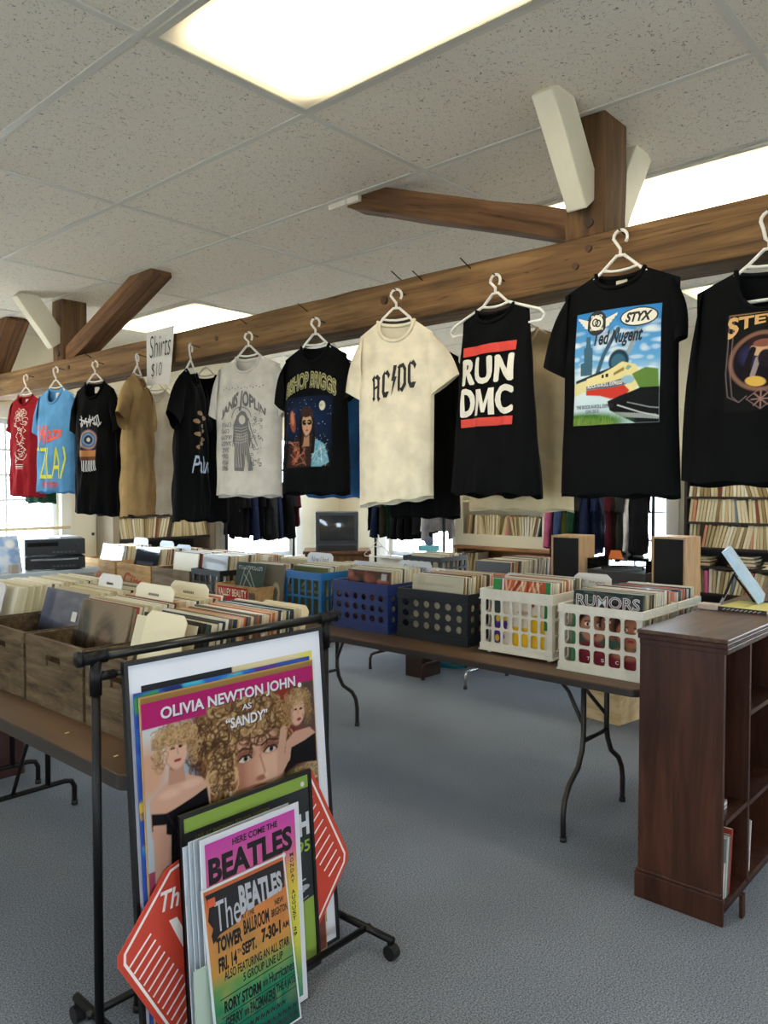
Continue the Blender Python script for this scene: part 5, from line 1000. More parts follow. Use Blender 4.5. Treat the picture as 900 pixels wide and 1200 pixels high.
cover('dark plastic-bagged record cover in the nearer script crate', 3.11, 5.27, 14, .325, .325, P, '#3a4048', z=.768)
record_row('in the rounded-hole white crate', 'records in the rounded-hole white crate', 3.10, 3.38, 1.505, .778, 24, 5, 3, .6, seed=11, th=.0096)
record_row('in the far-side white crate', 'records in the far-side white crate', 3.47, 3.67, 1.515, .762, 13, 4, 4, .7, seed=12, th=.0096)
record_row('in the tall-slot white crate', 'records in the tall-slot white crate', 3.166, 3.455, 1.97, .788, 24, 4, 3, .5, seed=13, th=.0096)
record_row('in the black round-hole crate', 'records in the black round-hole crate', 3.21, 3.485, 2.51, .768, 22, 5, 3, .45, seed=14, th=.0096)
record_row('in the navy crate', 'records in the navy crate', 3.21, 3.475, 3.01, .768, 22, 5, 3, .15, seed=15, th=.0096)
record_row('in the bright blue crate', 'records in the bright blue crate', 3.225, 3.505, 3.515, .766, 22, 5, 3, .1, seed=16, th=.0096, w=.30, h=.305)
tag(MB().box(-.012, -.155, 0, .012, .155, .318).build('box_set', mat('#c2412c', .45), loc=(3.455, 1.515, .762)), 'red boxed record set in the far-side white crate', 'record')
for i, (l, y, n, mx) in enumerate((('packed records in the labelled fruit crate behind its covers', 3.955, 14, .5), ('packed records in the black open lattice crate', 4.357, 26, .4), ('packed records in the plain grey-brown crate', 4.775, 24, .5), ('packed records in the nearer script crate', 5.27, 24, .3), ('packed records in the farthest script crate', 5.785, 24, .2))):
    stuff_row('packed_records', l, 3.15 if i != 1 else 3.10, 3.39 if i else 3.33, y, .768 if i != 1 else .775, n, 8, mx, .318 if i else .29, .30 if i != 1 else .285, seed=40 + i)
for i, (y0_, y1_) in enumerate(((1.80, 2.14), (2.28, 2.62), (2.82, 3.14), (3.30, 3.62), (3.85, 4.17), (4.3, 4.62), (4.75, 5.07), (5.3, 5.62))):
    stuff_row('loose_records', 'records standing along the far side of the tables, stretch %s' % ['beside the tall-slot crate', 'beside the black crate', 'beside the navy crate', 'beside the bright blue crate', 'beside the labelled crate', 'beside the black lattice crate', 'beside the plain crate', 'beside the script crates'][i], 3.535, 3.685, (y0_ + y1_) / 2, .7515, 18, 3, .25 if i > 1 else .5, .31, .31, seed=60 + i)
card('white card lettered for new arrivals, left one of the pair', 3.42, 3.66, 6, .24, .365, '#d3d3d6', .766, 'New Used')
card('white card lettered for new arrivals, right one of the pair', 3.46, 3.28, 4, .24, .345, '#d3d3d6', .7515, 'New Used')
card('white card lettered Exchange behind the navy crate', 3.515, 2.93, 3, .26, .365, '#d3d3d6', .7515, 'Exchange')
card('small white card with bold marks behind the black round-hole crate', 3.515, 2.20, 3, .20, .345, '#dcdcdc', .7515, 'In store')
o = card('white card reading 12 inch singles behind the tall-slot crate', 3.515, 1.79, 3, .20, .375, '#dcdad2', .7515, None, marks=0)
fn = lambda u, v, l: (-.001 - l, .10 - u, v); Ink(fn).text('12" Singles', (.035, .325, .165, .340), -.005).text('$3 each or 2 for $5', (.025, .300, .175, .314), -.008).build('printed_lettering', mat('#3a3a3a', .7), o)
card('blue-white card among the records behind the farthest script crate', 3.36, 5.72, 5, .22, .375, '#ccd4e2', .768, marks=0); card('blue-white card among the records of the nearer script crate', 3.40, 5.40, 5, .20, .36, '#ccd4e2', .768, marks=0); card('blue-white card low in the nearer script crate', 3.37, 5.12, 5, .2, .345, '#ccd4e2', .768, marks=0)
# ---------------------------------------------------------------- dark bookcase on the right
DW = wood_mat('dark_stained_wood', '#28150d', '#41251a', '#543224', 2.4, (9, 9, .8), .42, .12, False); DWT = wood_mat('dark_stained_top', '#3d281f', '#584033', '#6d5343', 2.4, (.8, 9, 9), .38, .08, False); DWI = mat('#22130e', .6)
t = thing('bookcase', 'low dark-stained wooden bookcase with open shelves, end panel towards the rack', 'bookcase', (2.80, .907, 0)); BL_, BD = 1.75, .322
MB().box(.004, .012, .105, .024, BD - .004, 1.0).build('end_panel', DW, t); MB().box(BL_ - .02, .012, .105, BL_, BD - .004, 1.0).build('end_panel', DW, t)
bevel(MB().box(-.006, -.004, 1.003, BL_ + .01, BD + .006, 1.020).build('top', DWT, t), .005)
for za, zb, q in ((.985, 1.003, .003), (.965, .985, -.002)): bevel(MB().box(-q, .0, za, BL_, BD + q, zb).build('top_moulding', DW, t), .003)
MB().box(.024, BD - .012, .105, BL_ - .02, BD - .004, .985).build('back_panel', DWI, t)
bevel(MB().box(-.006, .002, 0, .010, BD + .006, .098).build('base_board', DW, t), .003); bevel(MB().box(-.003, .006, .098, .010, BD + .003, .112).build('base_moulding', DW, t), .004)
MB().box(.024, .03, 0, BL_ - .02, .045, .055).build('kick_board', DWI, t)
DX = (.262, .70, 1.14)
for x in DX: MB().box(x, .004, .07, x + .018, BD - .012, .985).build('divider', DW, t)
xs_ = [.024] + [v for x in DX for v in (x, x + .018)] + [BL_ - .02]
for i in range(0, len(xs_), 2):
    for z in ((.055, .352) if i == 0 else (.055, .345, .690)): MB().box(xs_[i], .006, z, xs_[i + 1], BD - .012, z + .018).build('shelf', DW, t)
tag(MB().box(0, 0, 0, .030, .012, .085, Matrix.Rotation(R(-4), 4, 'Y')).build('loose_trim', DW, loc=(2.90, .875, .001)), 'loose strip of dark trim leaning at the foot of the bookcase', 'trim')
BC = 2.80
def book(label, x, y0, w, h, th, z, col, lean=0, group='books in the bookcase', name='book'):
    o = thing(name, label, 'book', (BC + x, y0, z), 0, group); o.rotation_euler = (0, R(lean), 0)
    MB().box(0, 0, 0, th, w, .0 + h).build('cover', mat(col, .5), o); MB().box(.0015, .004, .002, th - .0015, w - .002, h + .0006).build('pages', mat('#d6cfbd', .8), o); return o
for i, (x, h, th, c, ln, l) in enumerate(((.034, .13, .012, '#cfc4c0', 8, 'pale pink slim booklet at the left of the bottom bay'), (.052, .21, .010, '#8f9392', 7, 'grey slim book in the bottom bay'), (.066, .215, .010, '#c6c2b6', 7, 'pale beige book in the bottom bay next to the grey one'), (.082, .215, .012, '#5f6a6a', 7, 'slate book in the bottom bay'), (.098, .23, .014, '#9a2f24', 8, 'red-edged book leaning in the bottom bay'), (.30, .21, .012, '#b9b4b0', 3, 'pale book in the second bay against the divider'), (.316, .20, .010, '#8f8b92', 4, 'grey-violet book in the second bay'), (.330, .19, .010, '#c9c0bd', 6, 'pale pink book in the second bay'))):
    book(l, x, .925, .15, h, th, .0735, c, ln)
for i in range(4): tag(MB().box(-.05, -.05, 0, .05, .05, .007).build('disc_case', mat(('#c9c9cc', '#8f9095', '#d9d9da', '#a8a9ad')[i], .3), loc=(BC + .10, 1.0, .3705 + .0078 * i)), 'clear disc case on the upper left shelf, %s of the flat stack' % ('lowest', 'second from the bottom', 'third from the bottom', 'topmost')[i], 'case', 'flat stack of disc cases')
tag(MB().box(0, 0, 0, .10, .012, .20).build('white_booklet', mat('#d9d7d3', .5), loc=(BC + .30, .95, .7085)), 'white booklet standing on the upper shelf of the second bay', 'book')
o = thing('paperback_book', 'yellow paperback book with a dark spine lying on the bookcase', 'book', (3.44, .96, 1.0205), R(-3)); MB().box(0, .0, 0, .235, .20, .002).build('back_cover', mat('#2b2420', .5), o); MB().box(.003, .002, .002, .233, .198, .016).build('pages', mat('#d8cf9d', .8), o); MB().box(0, 0, .016, .235, .20, .018).build('front_cover', mat('#c9c26a', .45), o); MB().box(-.002, 0, 0, 0, .20, .018).build('spine', mat('#2b2420', .5), o)
k = Ink(lambda u, v, l: (.235 - v, .20 - u, .018 + l) if False else (u, v, .018 + l))
for i in range(8): k.stroke([(.05 + i * .018, .10), (.056 + i * .018, .118), (.062 + i * .018, .10)], .004)
k.build('cover_marks', mat('#7a6f2a', .6), o)
k = Ink(lambda u, v, l: (-.002 - l, .2 - u, v))
for i in range(9): k.stroke([(.02 + i * .018, .006), (.032 + i * .018, .012)], .003)
k.build('spine_marks', mat('#b9b39a', .6), o)
# tilted picture on a wire easel
w_ = Vector((.968, .250, 0)); lf = Vector((-.250, .968, 0)); d = (lf * .56 + Vector((0, 0, .83))).normalized(); n_ = w_.cross(d).normalized(); P0 = Vector((3.62, 1.035, 1.045)); L = .27
o = thing('canvas_print', 'pale blue stretched canvas tilted on a small wire easel, seen from its edge', 'picture'); o.matrix_world = Matrix(((w_.x, d.x, n_.x, P0.x), (w_.y, d.y, n_.y, P0.y), (w_.z, d.z, n_.z, P0.z), (0, 0, 0, 1)))
bevel(MB().box(0, 0, -.014, .26, L, .014).build('canvas', mat('#b4cfe6', .3, nz=(12, .12)), o), .002)
o = thing('wire_easel', 'small black wire easel with clear feet holding the tilted canvas', 'easel', (3.62, 1.035, 1.0205)); wm = mat('#15151a', .4, .6)
for q in (w_ * .06, w_ * .20):
    MB().tube([lf * -.05 + q + Vector((0, 0, .03)), lf * -.028 + q + Vector((0, 0, .006)), lf * .02 + q + Vector((0, 0, .006)), lf * .115 + q + Vector((0, 0, .140))], .0045, 8).build('front_leg', wm, o); MB().tube([lf * .115 + q + Vector((0, 0, .140)), lf * .165 + q + Vector((0, 0, .005))], .0045, 8).build('back_leg', wm, o)
    MB().tube([lf * .155 + q + Vector((0, 0, .03)), lf * .166 + q + Vector((0, 0, .004))], .006, 8).build('clear_foot', mat('#c9ccd2', .2, .3), o)
tag(MB().bevbox(-.03, -.04, 0, .03, .04, .025, .004).build('small_box', mat('#b9a79a', .6), loc=(3.46, 1.20, 1.0205)), 'small pale box at the back edge of the bookcase top', 'box')
# ---------------------------------------------------------------- far tables, under-table things
CHR = mat('#c9ccd0', .25, .8)
folding_table('chrome-legged folding table under the speakers and record player', 4.74, 5.50, 1.80, 3.62, [(3.50, -1), (2.05, 1)], 'bar', leg=CHR)
folding_table('brown-legged folding table beyond the chrome-legged one', 4.74, 5.50, 3.64, 4.75, [(3.92, 1), (4.5, -1)], 'bar', leg=mat('#3a2620', .5, .3))
PINE = wood_mat('pine_box_wood', '#c8a674', '#e2c89c', '#eedcb8', 3, (7, 1, 7), .6, .1, False)
wood_crate('pine_box', 'pale pine box with jointed corners on the floor under the far table', 4.76, 5.12, 2.18, 2.475, .0, .238, PINE, 1, group='boxes on the floor', th=.014, cat='box', rz=R(-8))
for i in range(6): pass
tag(MB().bevbox(-.12, -.09, 0, .12, .09, .30, .004).build('dark_box', mat('#33211a', .6), loc=(4.98, 4.04, 0)), 'dark brown box on the floor beyond the bright green bag', 'box')
mb = MB(); r = random.Random(9); n = 14
for j, (z, k_) in enumerate(((0, 1), (.07, 1.06), (.14, .95), (.21, .7), (.24, .3))):
    for i in range(n): a = 2 * PI * i / n; q = k_ * (1 + r.uniform(-.12, .12)); mb.v.append((.12 * q * math.cos(a), .19 * q * math.sin(a), z + r.uniform(-.012, .012) * (j > 0)))
mb.f += [(j * n + i, j * n + (i + 1) % n, (j + 1) * n + (i + 1) % n, (j + 1) * n + i) for j in range(4) for i in range(n)] + [tuple(range(n - 1, -1, -1)), tuple(range(4 * n, 5 * n))]
m = mat('#4f9c3a', .25, nz=(11, .3), hex2='#2f8fb0'); tag(mb.build('plastic_bag', m, None, True, loc=(5.40, 4.10, 0)), 'shiny green and blue plastic bag on the floor under the far tables', 'bag')
# speakers, record player
VEN = wood_mat('speaker_veneer', '#a9835f', '#c2a07a', '#d2b693', 3, (7, 7, 1), .45, .05, False)
for (yc, l) in ((2.00, 'wooden loudspeaker with black grille right of the record player, beside the record shelves'), (2.745, 'wooden loudspeaker with black grille left of the record player')):
    o = thing('loudspeaker', l, 'speaker', (5.0, yc, .7505), R(-3 if yc < 2.3 else 2), 'pair of speakers'); a, z = .112, .478 if yc < 2.3 else .455
    bevel(MB().box(.012, -a, 0, .24, a, z).build('cabinet', VEN, o), .003)
    for q in ((-a, 0, a, .014), (-a, z - .014, a, z), (-a, .014, -a + .012, z - .014), (a - .012, .014, a, z - .014)): MB().box(0, q[0], q[1], .012, q[2], q[3]).build('front_edge', VEN, o)
    MB().bevbox(.003, -a + .013, .015, .012, a - .013, z - .015, .003).build('grille', mat('#121213', .95, nz=(400, .3)), o)
o = tag(MB().bevbox(0, -.21, 0, .36, .21, .13, .004).build('amplifier', mat('#1b1b1d', .4), loc=(5.08, 2.40, .7505)), 'black amplifier under the record player', 'amplifier')
o = thing('record_player', 'record player with a clear dust cover between the two speakers', 'record player', (5.08, 2.40, .882)); MB().bevbox(0, -.215, 0, .36, .215, .085, .005).build('plinth', mat('#4b4a4c', .35, .3), o); MB().cyl((.18, .03, .085), (.18, .03, .10), .150, 32).build('platter', mat('#8c8d90', .25, .7), o)
MB().tube([(.30, -.16, .085), (.30, -.16, .12), (.10, -.13, .118)], .006, 8).build('tonearm', CHR, o)
mb = MB(); [mb.box(*q) for q in ((0, -.215, .087, .003, .215, .165), (.357, -.215, .087, .36, .215, .165), (.003, -.215, .087, .357, -.212, .165), (.003, .212, .087, .357, .215, .165), (0, -.215, .165, .36, .215, .168))]; mb.build('dust_cover', clear_mat('acrylic', (.9, .93, .95), .2), o)
o = tag(MB().prism([(-.055, 0), (.055, 0), (.035, .058), (-.035, .058)], lambda u, v, d: (d * 1.0, u, v), .004).build('tent_card', mat('#e0742e', .6), loc=(5.14, 2.43, 1.0505)), 'orange tent card on the record player lid', 'card')
# things on the brown-legged table
milk_crate('dark plastic crate of records on the far brown-legged table', 4.80, 5.15, 3.72, 4.10, .7505, 1.0, '#1a1a1d', (5, 3), (5, 3), 'sq', (.8, .8), group='crates on the far tables'); stuff_row('loose_records', 'records in the dark crate on the far brown-legged table', 4.84, 5.11, 3.91, .765, 30, 4, .3, .25, .31, 81)
stuff_row('loose_records', 'records laid along the far chrome-legged table', 4.80, 5.45, 3.25, .7515, 50, 6, .35, .25, .31, 82)
o = thing('tape_dispenser', 'teal box with a dark round knob among the far records', 'dispenser', (4.98, 3.98, 1.03)); MB().bevbox(-.05, -.075, 0, .05, .075, .045, .006).build('base', mat('#5fb0bd', .5), o); MB().cyl((-.015, 0, .08), (.015, 0, .08), .036, 20).build('knob', mat('#4a5468', .4), o)
# ---------------------------------------------------------------- corner television
STW = wood_mat('stand_wood', '#4a3322', '#6b4b32', '#80603f', 3, (9, 9, 1), .5, .1, False)
o = thing('television_stand', 'brown wooden cabinet under the corner television', 'cabinet', (5.62, 5.70, 0), R(-45)); MB().box(-.32, -.24, 0, .32, .22, .885).build('body', STW, o); bevel(MB().box(-.34, -.26, .885, .34, .23, .915).build('top', STW, o), .004)
for s in (-1, 1): d_ = MB().box(min(s * .005, s * .30), -.258, .05, max(s * .005, s * .30), -.242, .86).build('door', STW, o); MB().cyl((s * .03, -.258, .5), (s * .03, -.275, .5), .012, 12).build('knob', IRON, d_)
o = thing('television', 'grey box television with a dark screen standing in the corner', 'television', (5.60, 5.68, .9155), R(-45)); TVM = mat('#4a4c52', .45)
bevel(MB().box(-.215, -.21, 0, .215, -.06, .395).build('front_shell', TVM, o), .012, 3)
mb = MB().add([(-.20, -.06, .03), (.20, -.06, .03), (.20, -.06, .38), (-.20, -.06, .38), (-.12, .19, .06), (.12, .19, .06), (.12, .19, .30), (-.12, .19, .30)], [(0, 1, 5, 4), (1, 2, 6, 5), (2, 3, 7, 6), (3, 0, 4, 7), (4, 5, 6, 7), (0, 3, 2, 1)]); mb.build('rear_shell', TVM, o)
for q in ((-.205, .075, -.175, .385), (.175, .075, .205, .385), (-.175, .355, .175, .385), (-.175, .075, .175, .10)): MB().box(q[0], -.219, q[1], q[2], -.209, q[3]).build('bezel', mat('#2f3136', .4), o)
mb = MB(); n = 10
for j in range(n + 1):
    for i in range(n + 1): u, v = i / n * 2 - 1, j / n * 2 - 1; mb.v.append((.178 * u, -.212 - .010 * (1 - u * u) * (1 - v * v) ** 1, .2275 + .13 * v))
mb.f += [(j * (n + 1) + i, j * (n + 1) + i + 1, (j + 1) * (n + 1) + i + 1, (j + 1) * (n + 1) + i) for j in range(n) for i in range(n)]; mb.build('screen', mat('#2a2e30', .08, coat=.6), o, True)
MB().box(-.19, -.214, .012, .19, -.209, .055).build('control_strip', mat('#232428', .5), o)
# framed picture on the back wall
o = thing('framed_picture', 'black-framed poster hanging on the back wall behind the gothic shirt', 'picture', (X1 - .001, 5.98, 1.50)); MB().box(-.012, -.16, 0, 0, .16, .62).build('backing', mat('#cfc8b6', .6), o)
for q in ((-.19, -.03, .19, 0), (-.19, .62, .19, .65), (-.19, 0, -.16, .62), (.16, 0, .19, .62)): MB().box(-.025, q[0], q[1], 0, q[2], q[3]).build('frame_bar', mat('#1a1716', .4), o)
P = Picture(40, 70, '#4a3d36'); P.ell(.5, .62, .28, .22, '#8a6a52', soft=.4).ell(.5, .35, .35, .2, '#2a2422', soft=.4).rect(0, .9, 1, 1, '#cfc9b9').rect(0, 0, 1, .12, '#26211f')
for i in range(6): P.line([(.1, .02 + .016 * i), (.9, .02 + .016 * i)], .008, '#8a8074', .6)
P.build('picture', lambda u, v, l: (-.012 - l, .145 - .29 * u, .02 + .58 * v), o)
# ---------------------------------------------------------------- shelves of singles
random.seed(77); SP = ['#cdbf98', '#d9cfae', '#bfae84', '#e0d9c4', '#a8976e', '#c8b48a', '#8f7a54', '#d4c9a9']; SM = ['#b5653f', '#5a4a38', '#d8d8d4', '#7c3b2c', '#3a352e', '#6f7f86', '#c98a6a', '#c05a8a']
SPN = dict(zip(SP + SM, ['tan', 'cream', 'tan', 'off-white', 'brown-tan', 'tan', 'brown', 'cream', 'rust', 'dark brown', 'white', 'maroon', 'black-brown', 'blue-grey', 'salmon', 'pink']))
NS = [0]
def singles(where, group, axis, a0, a1, front, z, n, lean, seed, h=.178, depth=.178, mix=.16, indiv=True):
    # 7-inch sleeves side by side along axis ('x' or 'y'); spines face the room
    r = random.Random(seed); mbs = {}
    lg = [r.uniform(-1, 1) for _ in range(5)]
    for i in range(n):
        t_ = (i + .5) / n; c = r.choice(SM) if r.random() < mix else r.choice(SP); p = a0 + (a1 - a0) * t_; ln = R(lean * (math.sin(t_ * 7 + seed) * .7 + .5 * lg[int(t_ * 4.99)])); hh = h + r.uniform(-.012, .006); w_ = (a1 - a0) / n * .80; off = r.uniform(-.006, .012)
        mb = MB().box(-w_ / 2, 0, 0, w_ / 2, depth, hh)
        if axis == 'x': loc, rot = (p, front + off, z + abs(math.sin(ln)) * w_ * .5), (0, ln, 0)
        else: loc, rot = (front + off, p, z + abs(math.sin(ln)) * w_ * .5), (ln, 0, 0); mb.v = [(y, x, zz) for x, y, zz in mb.v]
        NS[0] += 1
        o = mb.build('single_sleeve', mat(c, .8), loc=loc); o.rotation_euler = rot
        tag(o, '%s record sleeve, %s from left, %s' % (SPN[c], ordn(i + 1), where), 'record', group)
def flat_stack(where, group, x, y, z, n, seed, s=.17):
    r = random.Random(seed); zz = z
    for i in range(n):
        th = r.uniform(.006, .010); o = MB().box(-s / 2, -s / 2, 0, s / 2, s / 2, th).build('single_sleeve', mat(r.choice(SP + SM[:4]), .8), loc=(x + r.uniform(-.012, .012), y + r.uniform(-.012, .012), zz)); o.rotation_euler = (0, 0, r.uniform(-.12, .12)); zz += th + .0006
        tag(o, 'flat record sleeve, %s from bottom of pile %s' % (ordn(i + 1), where), 'record', group)
SHB = mat('#2a211b', .6); TAUPE = mat('#8d7f6a', .6)
# right: black shelving on the back wall
t = thing('record_shelf', 'tall dark shelving full of record sleeves at the right of the back wall', 'shelf', (6.0, 1.60, 0)); L2 = .68
for y in (-L2, L2 - .02): MB().box(0, y, 0, .28, y + .02, 1.86).build('side_panel', SHB, t)
MB().box(.27, -L2 + .02, 0, .28, L2 - .02, 1.86).build('back_panel', SHB, t)
ZS = (.06, .42, .752, .955, 1.098, 1.290, 1.482, 1.84)
for z in ZS: MB().box(0, -L2 + .02, z - .018, .27, L2 - .02, z).build('shelf_board', SHB, t)
for k, (z, n, nm) in enumerate(((.752, 42, 'right dark shelving, lowest visible tier'), (1.098, 44, 'right dark shelving, middle tier'), (1.290, 44, 'right dark shelving, second visible tier'), (1.482, 40, 'right dark shelving, top visible tier'))):
    singles(nm, 'singles on the right shelving', 'y', 1.60 + L2 - .03, 1.60 - L2 + .25, 6.01, z + .001, n, 16, 5 + k)
for k, (y, n) in enumerate(((2.18, 8), (1.86, 9), (1.62, 7))): flat_stack('%s of right dark shelving' % ('at left', 'in middle', 'at right')[k], 'flat piles on the right shelving', 6.10, y, .9555, n, 30 + k)
# white bookcase over a brown one
t = thing('white_bookcase', 'cream bookcase of record sleeves standing on a brown one by the back wall', 'bookcase', (6.0, 3.955, 1.005)); CW_ = mat('#e0d9bd', .5); w2 = .515
for s in (-1, 1): MB().box(0, min(s * w2, s * (w2 - .085)), 0, .018, max(s * w2, s * (w2 - .085)), 1.0).build('face_stile', CW_, t); MB().box(.018, min(s * w2, s * (w2 - .02)), 0, .28, max(s * w2, s * (w2 - .02)), 1.0).build('side_panel', CW_, t)
MB().box(.27, -w2 + .02, 0, .28, w2 - .02, 1.0).build('back_panel', CW_, t); MB().box(0, -w2 + .085, .0, .016, w2 - .085, .09).build('bottom_rail', CW_, t)
for z in (.108, .425, .75, 1.0): MB().box(0.002, -w2 + .085, z - .018, .27, w2 - .085, z).build('shelf_board', CW_, t)
singles('left half of cream bookcase shelf', 'singles on the cream bookcase', 'y', 4.36, 3.99, 6.02, 1.114, 17, 13, 51); singles('right half of cream bookcase shelf', 'singles on the cream bookcase', 'y', 3.97, 3.56, 6.02, 1.114, 18, 12, 52)
t = thing('brown_bookcase', 'brown wooden bookcase under the cream one by the back wall', 'bookcase', (5.96, 3.93, 0)); BRW = wood_mat('bookcase_oak', '#7d5433', '#a3744a', '#b98a5c', 3, (9, 1, 9), .5, .08, False); w2 = .52
for s in (-1, 1): MB().box(0, min(s * w2, s * (w2 - .03)), 0, .32, max(s * w2, s * (w2 - .03)), .975).build('side_panel', BRW, t)
bevel(MB().box(-.012, -w2 - .006, .975, .325, w2 + .006, 1.003).build('top', BRW, t), .003); MB().box(.31, -w2 + .03, 0, .32, w2 - .03, .975).build('back_panel', BRW, t)
for z in (.08, .44, .755): MB().box(.002, -w2 + .03, z - .02, .31, w2 - .03, z).build('shelf_board', BRW, t)
singles('left end of brown bookcase shelf', 'singles on the brown bookcase', 'y', 4.40, 4.22, 6.0, .7565, 9, 8, 53); singles('right end of brown bookcase shelf', 'singles on the brown bookcase', 'y', 3.78, 3.46, 6.0, .7565, 14, 15, 54)
# left: taupe shelf on the end wall
t = thing('record_shelf', 'taupe-sided shelf full of record sleeves on the left end wall', 'shelf', (3.85, 6.06, 0)); w2 = .52
for s in (-1, 1): MB().box(min(s * w2, s * (w2 - .06)), 0, 0, max(s * w2, s * (w2 - .06)), .28, 1.9).build('side_panel', TAUPE, t)
MB().box(-w2 + .06, .27, 0, w2 - .06, .28, 1.9).build('back_panel', SHB, t)
for z in (.06, .42, .76, .93, 1.108, 1.315, 1.52, 1.9): MB().box(-w2 + .06, 0.004, z - .02, w2 - .06, .27, z).build('shelf_board', SHB, t)
singles('taupe end-wall shelf, middle tier', 'singles on the left shelf', 'x', 3.41, 4.30, 6.075, 1.109, 44, 13, 61); singles('taupe end-wall shelf, upper tier', 'singles on the left shelf', 'x', 3.41, 4.30, 6.075, 1.316, 38, 10, 62)
for k, x in enumerate((3.82, 4.02, 4.22)): flat_stack('%s of taupe end-wall shelf' % ('at left', 'in middle', 'at right')[k], 'flat piles on the left shelf', x, 6.17, .9305, 6 + k, 70 + k)
# ---------------------------------------------------------------- racks of dark clothes along the walls
def clothes_rail(label, axis, a0, a1, c, zr=1.72):
    o = thing('clothes_rail', label, 'rack', (0, 0, 0)); P_ = (lambda a, b, z: (a, b, z)) if axis == 'x' else (lambda a, b, z: (b, a, z)); m = mat('#1e1d1f', .4, .5)
    MB().tube([P_(a0, c, zr), P_(a1, c, zr)], .014, 10).build('rail', m, o)
    for a in (a0, a1): MB().tube([P_(a, c, .03), P_(a, c, zr)], .013, 10).build('post', m, o); MB().tube([P_(a, c - .22, .03), P_(a, c + .22, .03)], .013, 10).build('foot', m, o)
    return o
GC = {'black': '#17171a', 'charcoal': '#2a2b2d', 'navy': '#1f2740', 'dark green': '#1f4030', 'maroon': '#4a1c24', 'grey': '#8d8d92', 'olive': '#3d3d30', 'pink': '#b0587a', 'pale grey': '#c9c6c0', 'brown-black': '#2b221d', 'blue': '#3a4a6a', 'yellow-green': '#8a8a4a'}
def garments(spec, axis, a0, a1, c, zr, where, group, seed):
    r = random.Random(seed); n = len(spec)
    for i, (cn, ln) in enumerate(spec):
        p = a0 + (a1 - a0) * (i + .5) / n; zt = zr - .105; S = Shirt(.20 + r.uniform(-.02, .02), ln, dep=.032, seed=seed * 50 + i, amp=.012)
        loc = (p, c, zt) if axis == 'x' else (c, p, zt); th = (78 if axis == 'x' else 8) + r.uniform(-7, 7)
        t_ = thing('hanging_garment', '%s garment, %s from left, %s' % (cn, ordn(i + 1), where), 'clothing', loc, R(th), group); m = cloth(GC[cn], .2)
        S.torso(14, 12).build('torso', m, t_, True, fix=False)
        for sd in (-1, 1): S.sleeve(sd, .20 if r.random() < .7 else .5, 78, .14, n=10, m=4).build('sleeve', m, t_, True, fix=False)
        MB().tube([(0, 0, -.01), (0, 0, zr - zt - .005), (.018, 0, zr - zt + .018), (.03, 0, zr - zt)], .003, 6).build('hanger_hook', HANG, t_)
clothes_rail('black clothes rail of dark garments in front of the far-left window', 'x', 4.39, 5.22, 5.92)
garments([('black', .50), ('black', .52), ('navy', .50), ('black', .51), ('charcoal', .50), ('charcoal', .56), ('navy', .44), ('black', .50), ('charcoal', .55), ('maroon', .44)], 'x', 4.44, 5.20, 5.92, 1.72, 'rail by the far-left window', 'dark garments on the far-left rail', 3)
clothes_rail('black clothes rail of dark garments in front of the window right of the television', 'y', 4.44, 5.31, 5.78)
garments([('black', .48), ('navy', .52), ('olive', .54), ('dark green', .55), ('black', .53), ('black', .56), ('black', .55), ('charcoal', .50), ('pale grey', .46), ('grey', .47)], 'y', 5.28, 4.46, 5.78, 1.72, 'rail right of the television', 'dark garments on the middle rail', 4)
clothes_rail('black clothes rail of dark garments behind the loudspeakers', 'y', 2.44, 3.32, 5.80)
garments([('pink', .55), ('black', .58), ('blue', .56), ('yellow-green', .56), ('black', .6), ('dark green', .58), ('charcoal', .58), ('navy', .6), ('navy', .54)], 'y', 3.29, 2.86, 5.80, 1.72, 'left bunch on rail behind the speakers', 'left bunch behind the speakers', 5)
garments([('maroon', .60), ('brown-black', .62), ('olive', .63), ('charcoal', .62), ('pale grey', .62), ('black', .58)], 'y', 2.78, 2.52, 5.80, 1.72, 'right bunch on rail behind the speakers', 'right bunch behind the speakers', 6)
hanger('empty white hanger dangling low in front of the rail by the television', (5.60, 5.12, .97), R(-80), .18, .05, 'low hangers', .12)
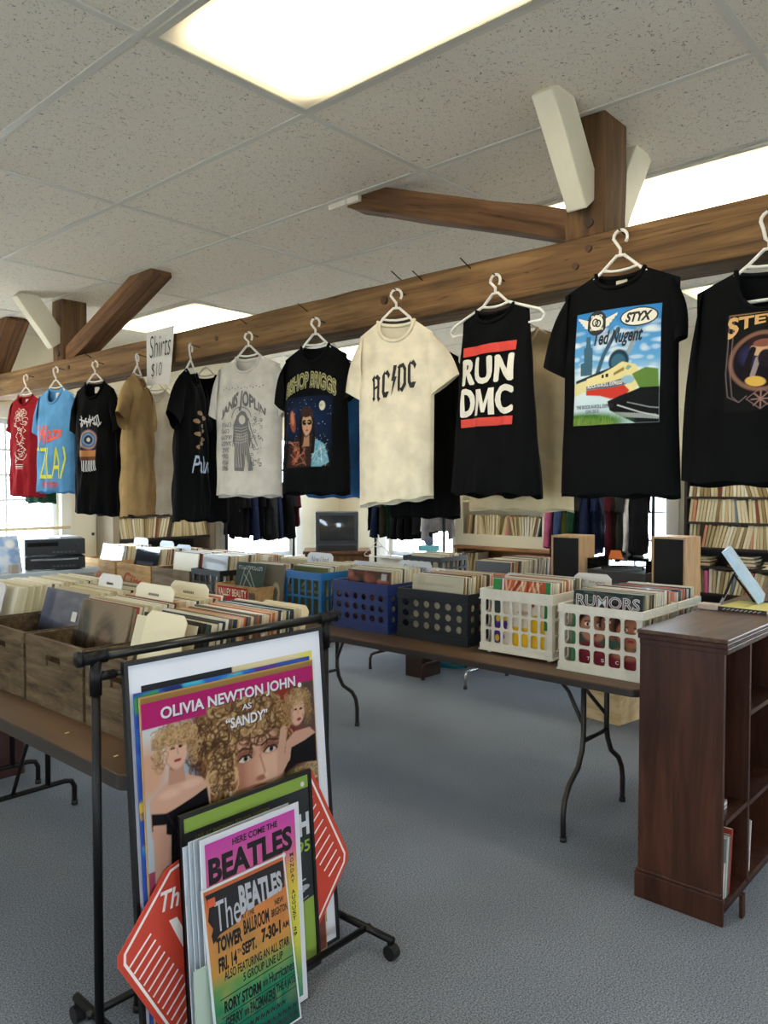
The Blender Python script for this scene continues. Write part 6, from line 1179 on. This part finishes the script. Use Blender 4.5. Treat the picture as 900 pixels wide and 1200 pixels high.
# ---------------------------------------------------------------- counter by the left window
o = thing('display_counter', 'pale counter by the left window carrying the stereo', 'counter', (2.35, 5.86, 0)); MB().box(-.60, -.20, 0, .60, .22, .90).build('body', mat('#b9b4aa', .6), o); bevel(MB().box(-.62, -.23, .90, .62, .24, .935).build('top', mat('#b5c3cc', .35), o), .004)
for i, (z, l) in enumerate(((.9355, 'lower black stereo unit on the counter by the left window'), (1.040, 'upper black stereo unit on the counter by the left window'))):
    o = thing('stereo_unit', l, 'stereo', (2.70, 5.80, z), R(-20), 'stereo units'); hh = .100 if i == 0 else .128
    bevel(MB().box(-.205, -.14, .010, .205, .15, hh).build('case', mat('#101012', .6), o), .003); MB().box(-.207, -.146, .012, .207, -.14, hh - .002).build('front_plate', mat('#121214', .4), o)
    for x in (-.17, .17): MB().cyl((x, -.05, 0), (x, -.05, .012), .018, 12).build('foot', RUBBER, o)
    if i: MB().cyl((.165, -.146, .07), (.165, -.160, .07), .020, 18).build('volume_knob', mat('#2b2b2e', .3, .5), o); MB().box(-.19, -.148, .075, .02, -.146, .105).build('display', mat('#0c0c0f', .1), o)
    else: MB().box(-.17, -.149, .075, .16, -.146, .088).build('trim_strip', mat('#8c8d92', .25, .8), o)
    for k in range(6): MB().box(-.02 + k * .028, -.150, .025, -.002 + k * .028, -.146, .036).build('button', mat('#4a4a4e', .4), o)
tag(MB().box(-.07, -.09, 0, .07, .09, .012).build('leaflet_pile', mat('#c2c8cf', .5), loc=(2.78, 5.80, 1.1685)), 'small pale leaflet pile on top of the stereo', 'paper')
P = Picture(40, 40, '#d7e4f4')
for i in range(22): P.ell(random.random(), random.random(), .15, .12, random.choice(('#8fb2e0', '#eef4fb', '#b9d0ee')), soft=.6)
o = thing('record_cover', 'white and pale blue record cover leaning left of the stereo', 'record', (2.20, 5.74, .936)); o.rotation_euler = (R(-14), 0, R(8)); MB().box(0, 0, 0, .26, .005, .27).build('sleeve', mat('#e3eaf3', .4), o); P.build('cover_print', sub(lambda u, v, l: (u, -l, v), .003, .003, .257, .267), o)
tag(MB().bevbox(-.025, -.025, 0, .025, .025, .06, .004).build('small_carton', mat('#a79b90', .6), loc=(2.36, 5.70, .9355)), 'small brownish carton in front of the pale blue cover', 'box')
for i in range(4): tag(MB().box(-.11, -.09, 0, .11, .09, .018).build('catalogue', mat(('#a89c86', '#c2b8a2', '#8b8374', '#cfc6b2')[i], .7), loc=(2.02 + .01 * i, 5.72, .9355 + .0185 * i)), 'beige booklet in the pile left on the counter, %s' % ('lowest', 'second up', 'third up', 'topmost')[i], 'book', 'booklet pile on the counter')
MBx = MB().box(-.012, -.004, -.012, .012, .0, .012).build('wall_bracket', IRON, loc=(3.30, 6.345, 1.15)); tag(MBx, 'small dark bracket on the cream wall beside the left window', 'bracket')
